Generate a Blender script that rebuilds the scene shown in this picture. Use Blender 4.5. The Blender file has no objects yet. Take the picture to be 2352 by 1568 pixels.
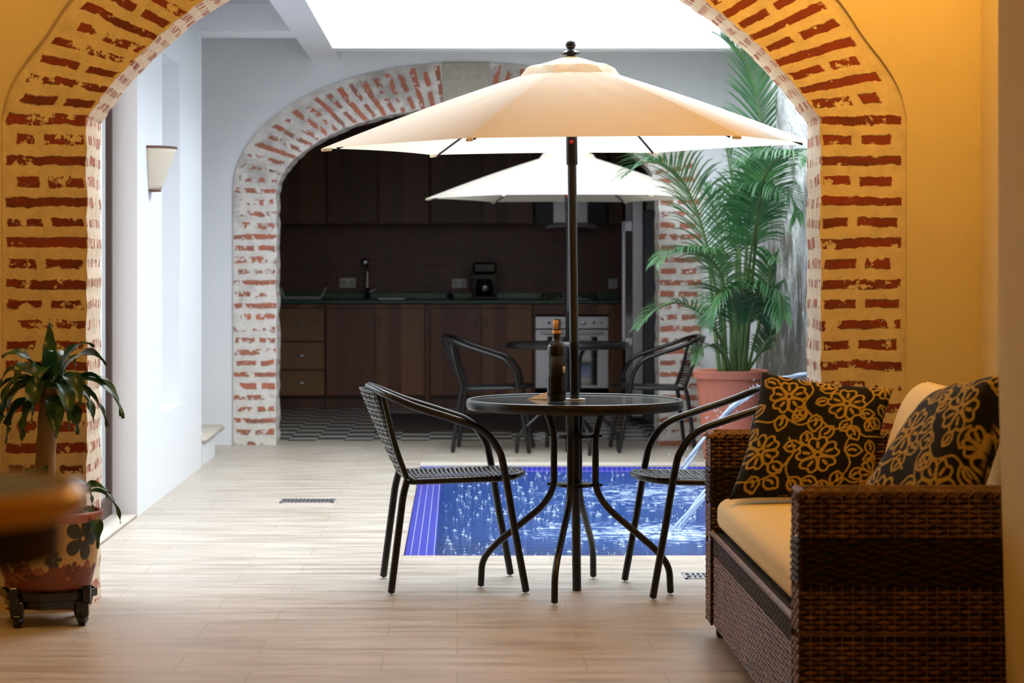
import bpy, math, random
import numpy as np
from mathutils import Vector, Matrix, Quaternion
random.seed(7)
C = bpy.context.scene.collection
SC = bpy.context.scene
PI = math.pi
def R(d): return math.radians(d)

# ------------------------------------------------------------------ tagging
def tag(o, label=None, cat=None, group=None, kind=None):
    if label: o['label'] = label
    if cat: o['category'] = cat
    if group: o['group'] = group
    if kind: o['kind'] = kind
    return o
def empty(name, loc=(0,0,0), rz=0.0, label=None, cat=None, group=None):
    o = bpy.data.objects.new(name, None); C.objects.link(o)
    o.empty_display_size = .1; o.location = loc; o.rotation_euler = (0,0,rz)
    return tag(o, label, cat, group)
def copy_tree(o, parent=None):
    c = o.copy(); C.objects.link(c); c.parent = parent
    for ch in list(o.children): copy_tree(ch, c)
    return c

# ------------------------------------------------------------------ mesh builder
class MB:
    def __init__(s): s.v=[]; s.f=[]; s.uv=[]; s.hasuv=False; s.mi=[]; s.cur=0
    def face(s, idx, uv=None):
        s.f.append(tuple(idx)); s.uv.append(uv); s.mi.append(s.cur)
        if uv is not None: s.hasuv=True
    def quadp(s, a,b,c,d, uv=None):
        n=len(s.v); s.v += [tuple(a),tuple(b),tuple(c),tuple(d)]; s.face((n,n+1,n+2,n+3),uv)
    def box(s, x0,x1,y0,y1,z0,z1, bev=0.0):
        if bev<=0:
            n=len(s.v)
            s.v += [(x0,y0,z0),(x1,y0,z0),(x1,y1,z0),(x0,y1,z0),(x0,y0,z1),(x1,y0,z1),(x1,y1,z1),(x0,y1,z1)]
            for q in ((0,3,2,1),(4,5,6,7),(0,1,5,4),(1,2,6,5),(2,3,7,6),(3,0,4,7)): s.face([n+i for i in q])
        else:
            b=min(bev,(x1-x0)*.49,(y1-y0)*.49,(z1-z0)*.49)
            n=len(s.v); X=(x0,x1); Y=(y0,y1); Z=(z0,z1); sg=(1,-1)
            idx={}
            for i in (0,1):
                for j in (0,1):
                    for k in (0,1):
                        bx=b*sg[i]; by=b*sg[j]; bz=b*sg[k]
                        idx[i,j,k,0]=len(s.v); s.v.append((X[i],Y[j]+by,Z[k]+bz))
                        idx[i,j,k,1]=len(s.v); s.v.append((X[i]+bx,Y[j],Z[k]+bz))
                        idx[i,j,k,2]=len(s.v); s.v.append((X[i]+bx,Y[j]+by,Z[k]))
            I=idx
            def F(l): s.face(l)
            F([I[0,0,0,0],I[0,0,1,0],I[0,1,1,0],I[0,1,0,0]]); F([I[1,0,0,0],I[1,1,0,0],I[1,1,1,0],I[1,0,1,0]])
            F([I[0,0,0,1],I[1,0,0,1],I[1,0,1,1],I[0,0,1,1]]); F([I[0,1,0,1],I[0,1,1,1],I[1,1,1,1],I[1,1,0,1]])
            F([I[0,0,0,2],I[0,1,0,2],I[1,1,0,2],I[1,0,0,2]]); F([I[0,0,1,2],I[1,0,1,2],I[1,1,1,2],I[0,1,1,2]])
            for k in (0,1):
                for j in (0,1): F([I[0,j,k,1],I[1,j,k,1],I[1,j,k,2],I[0,j,k,2]] if (j+k)%2 else [I[0,j,k,1],I[0,j,k,2],I[1,j,k,2],I[1,j,k,1]])
                for i in (0,1): F([I[i,0,k,0],I[i,0,k,2],I[i,1,k,2],I[i,1,k,0]] if (i+k)%2 else [I[i,0,k,0],I[i,1,k,0],I[i,1,k,2],I[i,0,k,2]])
            for i in (0,1):
                for j in (0,1): F([I[i,j,0,0],I[i,j,0,1],I[i,j,1,1],I[i,j,1,0]] if (i+j)%2==0 else [I[i,j,0,0],I[i,j,1,0],I[i,j,1,1],I[i,j,0,1]])
            for i in (0,1):
                for j in (0,1):
                    for k in (0,1):
                        t=[I[i,j,k,0],I[i,j,k,1],I[i,j,k,2]]
                        F(t if (i+j+k)%2==1 else t[::-1])
    def tube(s, pts, r, n=10, cap=True, closed=False, rx=None):
        P=[Vector(p) for p in pts]; m=len(P)
        rr = r if isinstance(r,(list,tuple)) else [r]*m
        T=[]
        for i in range(m):
            if closed: t=P[(i+1)%m]-P[i-1]
            else: t=P[min(i+1,m-1)]-P[max(i-1,0)]
            T.append(t.normalized() if t.length>1e-9 else Vector((0,0,1)))
        a=Vector((0,0,1)) if abs(T[0].z)<.9 else Vector((1,0,0))
        N=(a-T[0]*a.dot(T[0])).normalized()
        base=len(s.v); rings=[]
        for i in range(m):
            if i>0:
                ax=T[i-1].cross(T[i])
                if ax.length>1e-8:
                    ang=T[i-1].angle(T[i]); N=Quaternion(ax.normalized(),ang)@N
                N=(N-T[i]*N.dot(T[i])).normalized()
            B=T[i].cross(N); ring=[]
            for k in range(n):
                th=2*PI*k/n
                p=P[i]+(N*math.cos(th)*(1 if rx is None else rx)+B*math.sin(th))*rr[i]
                ring.append(len(s.v)); s.v.append(tuple(p))
            rings.append(ring)
        for i in range(m if closed else m-1):
            A=rings[i]; Bq=rings[(i+1)%m]
            for k in range(n): s.face((A[k],A[(k+1)%n],Bq[(k+1)%n],Bq[k]))
        if cap and not closed:
            for e,ring,sg in ((0,rings[0],-1),(m-1,rings[-1],1)):
                c=len(s.v); s.v.append(tuple(P[e]+T[e]*sg*rr[e]*.5))
                for k in range(n):
                    q=(ring[k],ring[(k+1)%n],c)
                    s.face(q if sg>0 else q[::-1])
    def lathe(s, prof, n=32, c=(0,0,0), uvs=False, cap=False):
        base=len(s.v); m=len(prof)
        for (r,z) in prof:
            for k in range(n):
                th=2*PI*k/n; s.v.append((c[0]+r*math.cos(th),c[1]+r*math.sin(th),c[2]+z))
        for i in range(m-1):
            for k in range(n):
                k2=(k+1)%n
                s.face((base+i*n+k,base+i*n+k2,base+(i+1)*n+k2,base+(i+1)*n+k),
                    [(k/n,i/(m-1)),((k+1)/n,i/(m-1)),((k+1)/n,(i+1)/(m-1)),(k/n,(i+1)/(m-1))] if uvs else None)
        if cap:
            s.face([base+k for k in range(n)][::-1]); s.face([base+(m-1)*n+k for k in range(n)])
    def ellip(s, c, r, nu=14, nv=8):
        prof=[]
        base=len(s.v)
        for i in range(nv+1):
            a=-PI/2+PI*i/nv
            for k in range(nu):
                th=2*PI*k/nu
                s.v.append((c[0]+r[0]*math.cos(a)*math.cos(th),c[1]+r[1]*math.cos(a)*math.sin(th),c[2]+r[2]*math.sin(a)))
        for i in range(nv):
            for k in range(nu):
                k2=(k+1)%nu; s.face((base+i*nu+k,base+i*nu+k2,base+(i+1)*nu+k2,base+(i+1)*nu+k))
    def grid(s, fn, nu, nv, uvs=False, flip=False):
        base=len(s.v)
        for j in range(nv+1):
            for i in range(nu+1): s.v.append(tuple(fn(i/nu,j/nv)))
        for j in range(nv):
            for i in range(nu):
                a=base+j*(nu+1)+i; q=(a,a+1,a+nu+2,a+nu+1)
                u=[(i/nu,j/nv),((i+1)/nu,j/nv),((i+1)/nu,(j+1)/nv),(i/nu,(j+1)/nv)]
                if flip: q=q[::-1]; u=u[::-1]
                s.face(q,u if uvs else None)
    def prism(s, poly, z0, z1, axis='z'):
        n=len(poly); b=len(s.v)
        for z in (z0,z1):
            for (x,y) in poly:
                s.v.append((x,y,z) if axis=='z' else ((x,z,y) if axis=='y' else (z,x,y)))
        s.face([b+i for i in range(n)][::-1]); s.face([b+n+i for i in range(n)])
        for i in range(n):
            j=(i+1)%n; s.face((b+i,b+j,b+n+j,b+n+i))
    def build(s, name, mat, parent=None, smooth=35, col=None, solid=None, fix=True):
        me=bpy.data.meshes.new(name); me.from_pydata(s.v,[],s.f); me.update()
        if s.hasuv:
            l=me.uv_layers.new(name='UVMap'); d=[]
            for f,u in zip(s.f,s.uv):
                if u is None: d += [0.0,0.0]*len(f)
                else:
                    for q in u: d += [q[0],q[1]]
            l.data.foreach_set('uv',d)
        mats=mat if isinstance(mat,(list,tuple)) else [mat]
        for m in mats: me.materials.append(m)
        if len(mats)>1: me.polygons.foreach_set('material_index',s.mi)
        if col is not None:
            ca=me.color_attributes.new('Col','FLOAT_COLOR','POINT')
            ca.data.foreach_set('color',np.asarray(col,dtype=np.float32).ravel())
        if fix:
            import bmesh
            bm=bmesh.new(); bm.from_mesh(me); bmesh.ops.recalc_face_normals(bm,faces=bm.faces); bm.to_mesh(me); bm.free()
        if smooth:
            me.polygons.foreach_set('use_smooth',[True]*len(me.polygons)); me.set_sharp_from_angle(angle=R(smooth))
        o=bpy.data.objects.new(name,me); C.objects.link(o)
        if parent is not None: o.parent=parent
        if solid:
            md=o.modifiers.new('s','SOLIDIFY'); md.thickness=solid; md.offset=0
        return o

def fillet(pts, r, n=6):
    P=[Vector(p) for p in pts]; out=[P[0]]
    for i in range(1,len(P)-1):
        a=P[i-1]-P[i]; b=P[i+1]-P[i]
        rr=r[i] if isinstance(r,(list,tuple)) else r
        d=min(rr,a.length*.48,b.length*.48)
        p0=P[i]+a.normalized()*d; p1=P[i]+b.normalized()*d
        for k in range(n+1):
            t=k/n; out.append(p0*(1-t)**2+P[i]*2*t*(1-t)+p1*t*t)
    out.append(P[-1]); return out
def bez(pts, n=16):
    P=[Vector(p) for p in pts]; m=len(P); out=[]
    def g(i): return P[max(0,min(m-1,i))]
    for i in range(m-1):
        p0,p1,p2,p3=g(i-1),g(i),g(i+1),g(i+2)
        for k in range(n):
            t=k/n
            out.append(.5*((2*p1)+(p2-p0)*t+(2*p0-5*p1+4*p2-p3)*t*t+(3*p1-p0-3*p2+p3)*t**3))
    out.append(P[-1]); return out

# ------------------------------------------------------------------ materials
class NT:
    def __init__(s,name):
        s.m=bpy.data.materials.new(name); s.m.use_nodes=True; s.t=s.m.node_tree; s.t.nodes.clear()
        s.out=s.t.nodes.new('ShaderNodeOutputMaterial')
    def n(s,typ,ins=None,**pr):
        nd=s.t.nodes.new(typ)
        for k,v in pr.items(): setattr(nd,k,v)
        for k,v in (ins or {}).items(): s.set(nd.inputs[k],v)
        return nd
    def set(s,sock,v):
        if isinstance(v,bpy.types.NodeSocket): s.t.links.new(v,sock)
        elif isinstance(v,(tuple,list)) and sock.type=='RGBA' and len(v)==3: sock.default_value=(*v,1)
        else: sock.default_value=v
    def M(s,op,a,b=0.0,c=0.0,clamp=False):
        nd=s.t.nodes.new('ShaderNodeMath'); nd.operation=op; nd.use_clamp=clamp
        for i,v in enumerate((a,b,c)): s.set(nd.inputs[i],v)
        return nd.outputs[0]
    def noise(s,vec,scale,detail=3,rough=.5):
        return s.n('ShaderNodeTexNoise',{'Vector':vec,'Scale':scale,'Detail':detail,'Roughness':rough}).outputs[0]
    def mix(s,f,a,b):
        nd=s.t.nodes.new('ShaderNodeMix'); nd.data_type='RGBA'
        s.set(nd.inputs[0],f); s.set(nd.inputs[6],a if not isinstance(a,(tuple,list)) else (*a[:3],1)); s.set(nd.inputs[7],b if not isinstance(b,(tuple,list)) else (*b[:3],1))
        return nd.outputs[2]
    def ramp(s,v,lo,hi,a=0.0,b=1.0):
        return s.n('ShaderNodeMapRange',{'Value':v,'From Min':lo,'From Max':hi,'To Min':a,'To Max':b}).outputs[0]
    def obj(s): return s.n('ShaderNodeTexCoord').outputs['Object']
    def uv(s): return s.n('ShaderNodeTexCoord').outputs['UV']
    def sep(s,v): return s.n('ShaderNodeSeparateXYZ',{0:v}).outputs
    def comb(s,x,y,z=0.0): return s.n('ShaderNodeCombineXYZ',{0:x,1:y,2:z}).outputs[0]
    def scalev(s,v,sc): return s.n('ShaderNodeMapping',{'Vector':v,'Scale':sc}).outputs[0]
    def bump(s,h,st,dist=.01): return s.n('ShaderNodeBump',{'Height':h,'Strength':st,'Distance':dist}).outputs[0]
    def bsdf(s,col,rough=.5,metal=0.0,normal=None,**kw):
        ins={'Base Color':col,'Roughness':rough,'Metallic':metal}
        if normal is not None: ins['Normal']=normal
        for k,v in kw.items(): ins[k.replace('_',' ')]=v
        nd=s.n('ShaderNodeBsdfPrincipled',ins); return nd.outputs[0]
    def end(s,sh): s.t.links.new(sh,s.out.inputs[0]); return s.m
MATS={}
def simple(name,col,rough=.5,metal=0.0,bump=0.0,bs=40,var=0.0,**kw):
    if name in MATS: return MATS[name]
    t=NT(name); o=t.obj(); n=t.noise(o,bs,4)
    c=col
    if var: c=t.mix(n,tuple(x*(1-var) for x in col),tuple(min(1,x*(1+var)) for x in col))
    nm=t.bump(n,bump,.004) if bump else None
    MATS[name]=t.end(t.bsdf(c,rough,metal,nm,**kw)); return MATS[name]

def brick_mat(name, sp, full_at, plaster, brick, dark, grime, ww=.3, intr=False, flake=.40, ph=0.0):
    t=NT(name); uv=t.sep(t.uv()); o=t.obj()
    n1=t.noise(o,7,3); n2=t.noise(o,38,3); n3=t.noise(o,17,6,.65); nl=t.noise(o,3,2)
    u=t.M('ADD',uv[0],t.M('MULTIPLY',t.M('SUBTRACT',n1,.5),.035))
    r=t.M('ADD',t.M('DIVIDE',t.M('SUBTRACT',u,full_at),sp),100.5)
    row=t.M('FLOOR',r); f=t.M('FRACT',r)
    wn=t.n('ShaderNodeTexWhiteNoise',{'W':t.M('ADD',row,ph)},noise_dimensions='1D'); w1=wn.outputs[0]
    wn2=t.n('ShaderNodeTexWhiteNoise',{'W':t.M('ADD',row,37.3+ph)},noise_dimensions='1D').outputs[0]
    hw=t.M('ADD',t.M('ADD',.262,t.M('MULTIPLY',t.M('SUBTRACT',w1,.5),.07)),t.M('MULTIPLY',t.M('SUBTRACT',n2,.5),.22))
    d=t.M('ABSOLUTE',t.M('SUBTRACT',f,.5))
    m=t.M('MULTIPLY',t.M('SUBTRACT',hw,d),16,clamp=True)
    v=t.M('ADD',uv[1],t.M('MULTIPLY',t.M('SUBTRACT',n2,.5),.02))
    par=t.M('MODULO',row,2.0)
    if not intr:
        vs=t.M('ADD',ww*.47,t.M('MULTIPLY',t.M('SUBTRACT',wn2,.5),.06))
        gap=t.M('SUBTRACT',t.M('ABSOLUTE',t.M('SUBTRACT',v,vs)),.014)
        g=t.M('MULTIPLY',gap,200,clamp=True)
        g=t.M('MAXIMUM',g,t.M('SUBTRACT',1.0,par))
        e0=t.M('MULTIPLY',t.M('SUBTRACT',v,t.M('MULTIPLY',par,.008)),200,clamp=True)
        e1=t.M('MULTIPLY',t.M('SUBTRACT',t.M('SUBTRACT',ww-.012,t.M('MULTIPLY',par,t.M('MULTIPLY',w1,.05))),v),200,clamp=True)
        m=t.M('MULTIPLY',m,t.M('MULTIPLY',g,t.M('MULTIPLY',e0,e1)))
        fl=t.M('ADD',flake,t.M('MULTIPLY',t.M('SUBTRACT',wn2,.45),.16))
        m3=t.M('MULTIPLY',t.M('SUBTRACT',n3,fl),30,clamp=True)
    else:
        sv=t.noise(t.comb(t.M('MULTIPLY',uv[1],46),t.M('MULTIPLY',row,5.3),0.0),1.0,1)
        a=t.M('MULTIPLY',t.M('SUBTRACT',sv,.45),14,clamp=True)
        m3=t.M('MULTIPLY',t.M('SUBTRACT',n3,flake+.01),14,clamp=True); m3=t.M('MULTIPLY',m3,a)
    m=t.M('MULTIPLY',m,m3)
    bc=t.mix(t.ramp(n1,.35,.65),brick,dark); bc=t.mix(t.M('MULTIPLY',w1,.5),bc,tuple(x*1.35 for x in brick))
    pc=t.mix(t.ramp(n3,.42,.72),plaster,tuple(x*.80 for x in plaster))
    pc=t.mix(t.M('MULTIPLY',t.ramp(t.M('ADD',t.noise(o,5,5,.65),t.M('MULTIPLY',t.M('SUBTRACT',t.sep(o)[2],1.75),(.14 if grime>.5 else 0.0))),.5,.72,0,grime),1.0,clamp=True),pc,(.17,.155,.125))
    c=t.mix(m,pc,bc)
    h=t.M('ADD',t.M('MULTIPLY',m,-.5),t.M('MULTIPLY',n3,.8))
    return t.end(t.bsdf(c,.9,0.0,t.bump(h,.55,.012)))

def plaster_mat(name,col,bump=.15,mottle=.05,sc=6):
    t=NT(name); o=t.obj(); n=t.noise(o,sc,5); nf=t.noise(o,70,3)
    c=t.mix(n,tuple(x*(1-mottle) for x in col),col)
    return t.end(t.bsdf(c,.85,0.0,t.bump(t.M('ADD',t.M('MULTIPLY',n,1.0),t.M('MULTIPLY',nf,.25)),bump,.02)))
def col_mat(name,rough=.8,sheen=0.0,bump=True,spec=.3):
    t=NT(name); a=t.n('ShaderNodeAttribute',attribute_name='Col').outputs['Color']
    n=t.noise(t.obj(),300,2)
    return t.end(t.bsdf(a,rough,0.0,t.bump(n,.12,.002) if bump else None,**{'Specular_IOR_Level':spec}))

M={}
M['room']=plaster_mat('room_plaster',(.80,.68,.40))
M['white']=plaster_mat('white_plaster',(.80,.82,.84))
M['lilac']=plaster_mat('reveal_plaster',(.74,.70,.70))
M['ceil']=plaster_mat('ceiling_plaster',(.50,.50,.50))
M['brick_face']=brick_mat('brick_jamb_room_side',.0715,1.134,(.82,.69,.44),(.27,.045,.022),(.13,.032,.02),.15,.295,flake=.385)
M['brick_in']=brick_mat('brick_reveal',.0715,1.134,(.84,.76,.62),(.42,.12,.075),(.30,.09,.07),.1,.33,True,.40)
M['brick_far']=brick_mat('brick_far_arch',.077,1.09,(.72,.68,.63),(.46,.14,.08),(.25,.12,.09),.55,.3,flake=.43,ph=11)
M['brick_far_in']=brick_mat('brick_far_reveal',.077,1.09,(.74,.71,.67),(.48,.15,.09),(.30,.12,.09),.3,.3,True,.45,ph=11)

def travertine():
    t=NT('travertine_floor'); o=t.obj(); s=t.sep(o)
    br=t.n('ShaderNodeTexBrick',{'Vector':o,'Color1':(1,1,1,1),'Color2':(.0,.0,.0,1),'Mortar':(.5,.5,.5,1),'Scale':1.0,'Mortar Size':.0022,'Mortar Smooth':.1,'Bias':0.0,'Brick Width':.61,'Row Height':.305},offset=.37,offset_frequency=2)
    tone=t.n('ShaderNodeSeparateColor',{0:br.outputs['Color']}).outputs[0]
    v1=t.noise(t.scalev(o,(1.2,9,1)),1.6,6,.62); v2=t.noise(t.scalev(o,(4,40,1)),1.5,5,.7); v3=t.noise(o,.8,3)
    c=t.mix(t.ramp(v1,.36,.64),(.37,.30,.225),(.56,.495,.42))
    c=t.mix(t.ramp(v2,.52,.70,0,.7),c,(.30,.20,.11))
    c=t.mix(t.M('MULTIPLY',tone,.22),c,(.62,.57,.50))
    c=t.mix(t.ramp(v3,.4,.7,0,.3),c,(.50,.44,.385))
    pits=t.ramp(t.noise(t.scalev(o,(14,60,1)),2,2),.70,.76,0,.5)
    c=t.mix(pits,c,(.30,.23,.16))
    c=t.mix(t.M('MULTIPLY',br.outputs['Fac'],.6),c,(.30,.23,.16))
    h=t.M('ADD',t.M('MULTIPLY',v2,.3),t.M('MULTIPLY',br.outputs['Fac'],-1.0))
    return t.end(t.bsdf(c,t.ramp(v1,.3,.7,.30,.48),0.0,t.bump(h,.10,.002)))
M['floor']=travertine()
def checker():
    t=NT('checker_tiles'); o=t.obj(); s=t.sep(o); S=.195
    fx=t.M('FLOOR',t.M('DIVIDE',s[0],S)); fy=t.M('FLOOR',t.M('DIVIDE',s[1],S))
    k=t.M('ABSOLUTE',t.M('MODULO',t.M('ADD',fx,fy),2.0))
    wn=t.n('ShaderNodeTexWhiteNoise',{'Vector':t.comb(fx,fy)},noise_dimensions='3D').outputs[0]
    dk=t.mix(t.M('GREATER_THAN',wn,.5),(.055,.075,.05),(.085,.06,.048))
    lt=t.mix(wn,(.52,.54,.52),(.66,.67,.64))
    c=t.mix(k,dk,lt)
    return t.end(t.bsdf(c,.25,0.0,None))
M['checker']=checker()
def wood(name,a,b,plank=.11,axis=0,rough=.45):
    t=NT(name); o=t.obj(); s=t.sep(o)
    p=t.M('FLOOR',t.M('DIVIDE',s[axis],plank))
    wn=t.n('ShaderNodeTexWhiteNoise',{'W':p},noise_dimensions='1D').outputs[0]
    sc=(14,14,1.2) if axis==0 else (1.2,14,14)
    g=t.noise(t.scalev(o,sc),2.5,5,.6)
    c=t.mix(t.M('ADD',t.M('MULTIPLY',wn,.75),t.M('MULTIPLY',t.M('SUBTRACT',g,.5),.7),clamp=True),a,b)
    return t.end(t.bsdf(c,rough,0.0,t.bump(g,.1,.003)))
M['cab']=wood('cabinet_wood',(.12,.028,.013),(.30,.12,.04))
M['cab2']=wood('upper_cabinet_wood',(.075,.022,.012),(.17,.065,.026))
M['drawer']=wood('drawer_wood',(.22,.09,.03),(.30,.135,.045),plank=.7,axis=2)
M['dark_void']=simple('dark_gap',(.01,.008,.006),.8)
M['steel']=simple('brushed_steel',(.62,.62,.65),.3,.9,var=.05,bs=12)
M['steel_pale']=simple('pale_steel',(.72,.72,.76),.35,.35,var=.05,bs=12)
M['fridge_side']=simple('dark_grey_enamel',(.05,.055,.07),.45)
M['black_metal']=simple('black_powder_coat',(.008,.007,.0065),.28,.0,bump=.05,bs=400,Specular_IOR_Level=.42)
M['weave_black']=simple('black_resin_weave',(.018,.017,.016),.35,bump=.2,bs=300,Specular_IOR_Level=.6)
M['green_top']=simple('green_stone_worktop',(.05,.13,.09),.25,var=.3,bs=60)
M['black_plastic']=simple('black_plastic',(.012,.012,.013),.2)
M['white_plastic']=simple('white_plastic',(.7,.68,.62),.4)
M['rug']=simple('brown_mat',(.055,.035,.028),.9,var=.3,bs=90)
M['terracotta']=simple('terracotta',(.60,.20,.13),.75,bump=.1,bs=30,var=.18)
M['soil']=simple('soil',(.04,.025,.015),.95,bump=.8,bs=60)
M['lime']=simple('pale_limestone',(.55,.49,.41),.7,bump=.15,bs=40,var=.08)
M['key']=simple('weathered_keystone',(.42,.39,.33),.9,bump=.5,bs=45,var=.3)
M['frame_brown']=simple('dark_brown_door_frame',(.045,.018,.012),.45)
M['cream']=simple('cream_cotton',(.86,.74,.45),.85,bump=.05,bs=30,var=.03)
M['gold']=simple('gold_foil',(.75,.38,.10),.4,.3)
M['label']=simple('cream_label',(.80,.62,.36),.6)
M['red']=simple('red_button',(.7,.02,.03),.35)
M['tan']=simple('tan_card',(.55,.33,.14),.6)

def canopy_mat():
    t=NT('canopy_cloth'); n=t.noise(t.obj(),240,2); 
    b=t.bsdf((.86,.80,.70),.85,0.0,t.bump(n,.05,.002),Specular_IOR_Level=.2)
    tr=t.n('ShaderNodeBsdfTranslucent',{'Color':(.88,.80,.62,1)}).outputs[0]
    return t.end(t.n('ShaderNodeMixShader',{0:.42,1:b,2:tr}).outputs[0])
M['canopy']=canopy_mat()
def glass_top():
    t=NT('dark_glass_tabletop'); n=t.noise(t.scalev(t.obj(),(60,60,60)),3,2)
    return t.end(t.bsdf((.035,.045,.045),.12,0.0,t.bump(n,.25,.003),Specular_IOR_Level=.7,Coat_Weight=.5))
M['glass_top']=glass_top()
def bottle_mat():
    t=NT('dark_bottle_glass')
    return t.end(t.bsdf((.004,.005,.003),.10,0.0,None,Specular_IOR_Level=.4,Coat_Weight=.1))
M['bottle']=bottle_mat()
def leafm(name,a,b,tr=.25):
    t=NT(name); o=t.obj(); n=t.noise(o,5,3)
    c=t.mix(t.ramp(n,.3,.7),a,b)
    p=t.bsdf(c,.32,0.0,None,Specular_IOR_Level=.6)
    q=t.n('ShaderNodeBsdfTranslucent',{'Color':c}).outputs[0]
    return t.end(t.n('ShaderNodeMixShader',{0:tr,1:p,2:q}).outputs[0])
M['palm']=leafm('palm_leaf',(.022,.085,.032),(.065,.20,.055),.22)
M['drac']=leafm('dracaena_leaf',(.012,.045,.018),(.04,.12,.03),.12)
M['stem']=simple('green_stem',(.10,.17,.05),.5)
M['bark']=simple('pale_brown_bark',(.30,.20,.125),.85,bump=.5,bs=35,var=.3)
def wicker(name,a,b):
    t=NT(name); o=t.obj(); n=t.noise(o,22,4); n2=t.noise(o,160,2)
    c=t.mix(t.ramp(n,.35,.68),a,b)
    return t.end(t.bsdf(c,.42,0.0,t.bump(n2,.2,.002),Specular_IOR_Level=.4))
M['wicker']=wicker('wicker_strand',(.10,.042,.017),(.27,.125,.045))
M['wicker_dark']=simple('wicker_dark_strand',(.04,.018,.010),.6,bump=.2,bs=160,var=.35,Specular_IOR_Level=.22)
M['wicker_stake']=wicker('wicker_stake',(.22,.11,.045),(.34,.17,.07))
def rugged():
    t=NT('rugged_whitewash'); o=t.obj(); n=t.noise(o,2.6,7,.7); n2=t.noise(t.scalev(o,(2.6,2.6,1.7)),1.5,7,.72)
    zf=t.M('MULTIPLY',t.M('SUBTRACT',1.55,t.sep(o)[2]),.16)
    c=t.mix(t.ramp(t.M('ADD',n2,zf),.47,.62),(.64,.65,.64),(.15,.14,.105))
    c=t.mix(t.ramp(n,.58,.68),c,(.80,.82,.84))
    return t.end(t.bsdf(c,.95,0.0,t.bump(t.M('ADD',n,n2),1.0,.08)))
M['rugged']=rugged()
def backsplash():
    t=NT('brick_tile_backsplash'); o=t.obj(); s=t.sep(o)
    br=t.n('ShaderNodeTexBrick',{'Vector':t.comb(s[0],s[2]),'Color1':(.19,.048,.026,1),'Color2':(.10,.032,.022,1),'Mortar':(.045,.025,.02,1),'Scale':1.0,'Mortar Size':.003,'Brick Width':.11,'Row Height':.026,'Bias':0.0},offset=.5)
    c=t.mix(t.M('GREATER_THAN',t.M('FRACT',t.M('DIVIDE',s[0],.325)),.985),br.outputs['Color'],(.12,.09,.08))
    return t.end(t.bsdf(c,.45,0.0,t.bump(br.outputs['Fac'],-.4,.003)))
M['splash']=backsplash()
def mosaic(name,a,b,grout,w=.034,hh=.02,uvax=(0,1)):
    t=NT(name); o=t.obj(); s=t.sep(o)
    br=t.n('ShaderNodeTexBrick',{'Vector':t.comb(s[uvax[0]],s[uvax[1]]),'Color1':(*a,1),'Color2':(*b,1),'Mortar':(*grout,1),'Scale':1.0,'Mortar Size':.0016,'Mortar Smooth':.2,'Brick Width':w,'Row Height':hh,'Bias':0.0},offset=0.0,squash=1.0)
    return t.end(t.bsdf(br.outputs['Color'],.12,0.0,t.bump(br.outputs['Fac'],-.3,.002)))
M['mosaic']=mosaic('blue_mosaic',(.035,.045,.62),(.05,.06,.52),(.62,.66,.80),.0325,.03)
M['mosaic_v']=mosaic('blue_mosaic_wall',(.05,.05,.60),(.08,.07,.50),(.3,.35,.7),.03,.03,(0,2))
WORLD=8.5; LAMP_A=36.0; LAMP_B=20.0; LAMP_C=15.0; EXPO=0.0
def water():
    t=NT('pool_water'); o=t.obj(); s=t.sep(o)
    w1=t.noise(t.scalev(o,(1,2.4,1)),9,5,.65); w2=t.noise(o,70,3,.6); w3=t.noise(o,4,3)
    def dist(x,y,r,sx=1.0):
        dx=t.M('DIVIDE',t.M('SUBTRACT',s[0],x),sx); dy=t.M('SUBTRACT',s[1],y)
        d=t.M('SQRT',t.M('ADD',t.M('MULTIPLY',dx,dx),t.M('MULTIPLY',dy,dy)))
        return t.M('SUBTRACT',1.0,t.M('DIVIDE',d,r),clamp=True)
    near=t.M('ADD',dist(.95,10.45,.75,1.5),dist(1.15,12.5,1.3,1.3),clamp=True)
    near=t.M('ADD',near,t.M('MULTIPLY',dist(.75,11.2,1.3,1.2),.55),clamp=True)
    fo=t.M('MULTIPLY',t.M('SUBTRACT',t.M('ADD',t.M('MULTIPLY',near,.36),t.noise(t.scalev(o,(1,1.6,1)),13,6,.72)),.80),7,clamp=True)
    c=t.mix(w3,(.004,.022,.105),(.008,.045,.20)); c=t.mix(t.M('MULTIPLY',near,.6),c,(.015,.09,.34))
    c=t.mix(t.ramp(w1,.5,.8,0,.4),c,(.012,.08,.30))
    c=t.mix(fo,c,(.62,.75,.88))
    h=t.M('ADD',t.M('MULTIPLY',w1,1.0),t.M('MULTIPLY',w2,.35))
    return t.end(t.bsdf(c,t.M('ADD',.16,t.M('MULTIPLY',fo,.5)),0.0,t.bump(h,.6,.02),IOR=1.333,Specular_IOR_Level=.28))
M['water']=water()
def splash():
    t=NT('splashing_water'); 
    b=t.bsdf((.80,.90,1.0),.12,0.0,None,IOR=1.33,Transmission_Weight=.25)
    tr=t.n('ShaderNodeBsdfTranslucent',{'Color':(.85,.93,1,1)}).outputs[0]
    return t.end(t.n('ShaderNodeMixShader',{0:.35,1:b,2:tr}).outputs[0])
M['splash_w']=splash()

def struct(name,mb,mat,label=None,smooth=20,parent=None,**k):
    o=mb.build(name,mat,parent,smooth,**k)
    if parent is None: o['kind']='structure'
    if label: o['label']=label
    return o

# ================================================================== SETTING
F0=7.91; F1=8.24            # arch wall between the sitting room and the courtyard
B0=15.30; B1=15.60          # arch wall of the kitchen
XL=-1.53; XR=2.02           # courtyard side walls
P0,P1,PX0,PX1=9.42,13.67,-.222,XR   # pool

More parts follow.
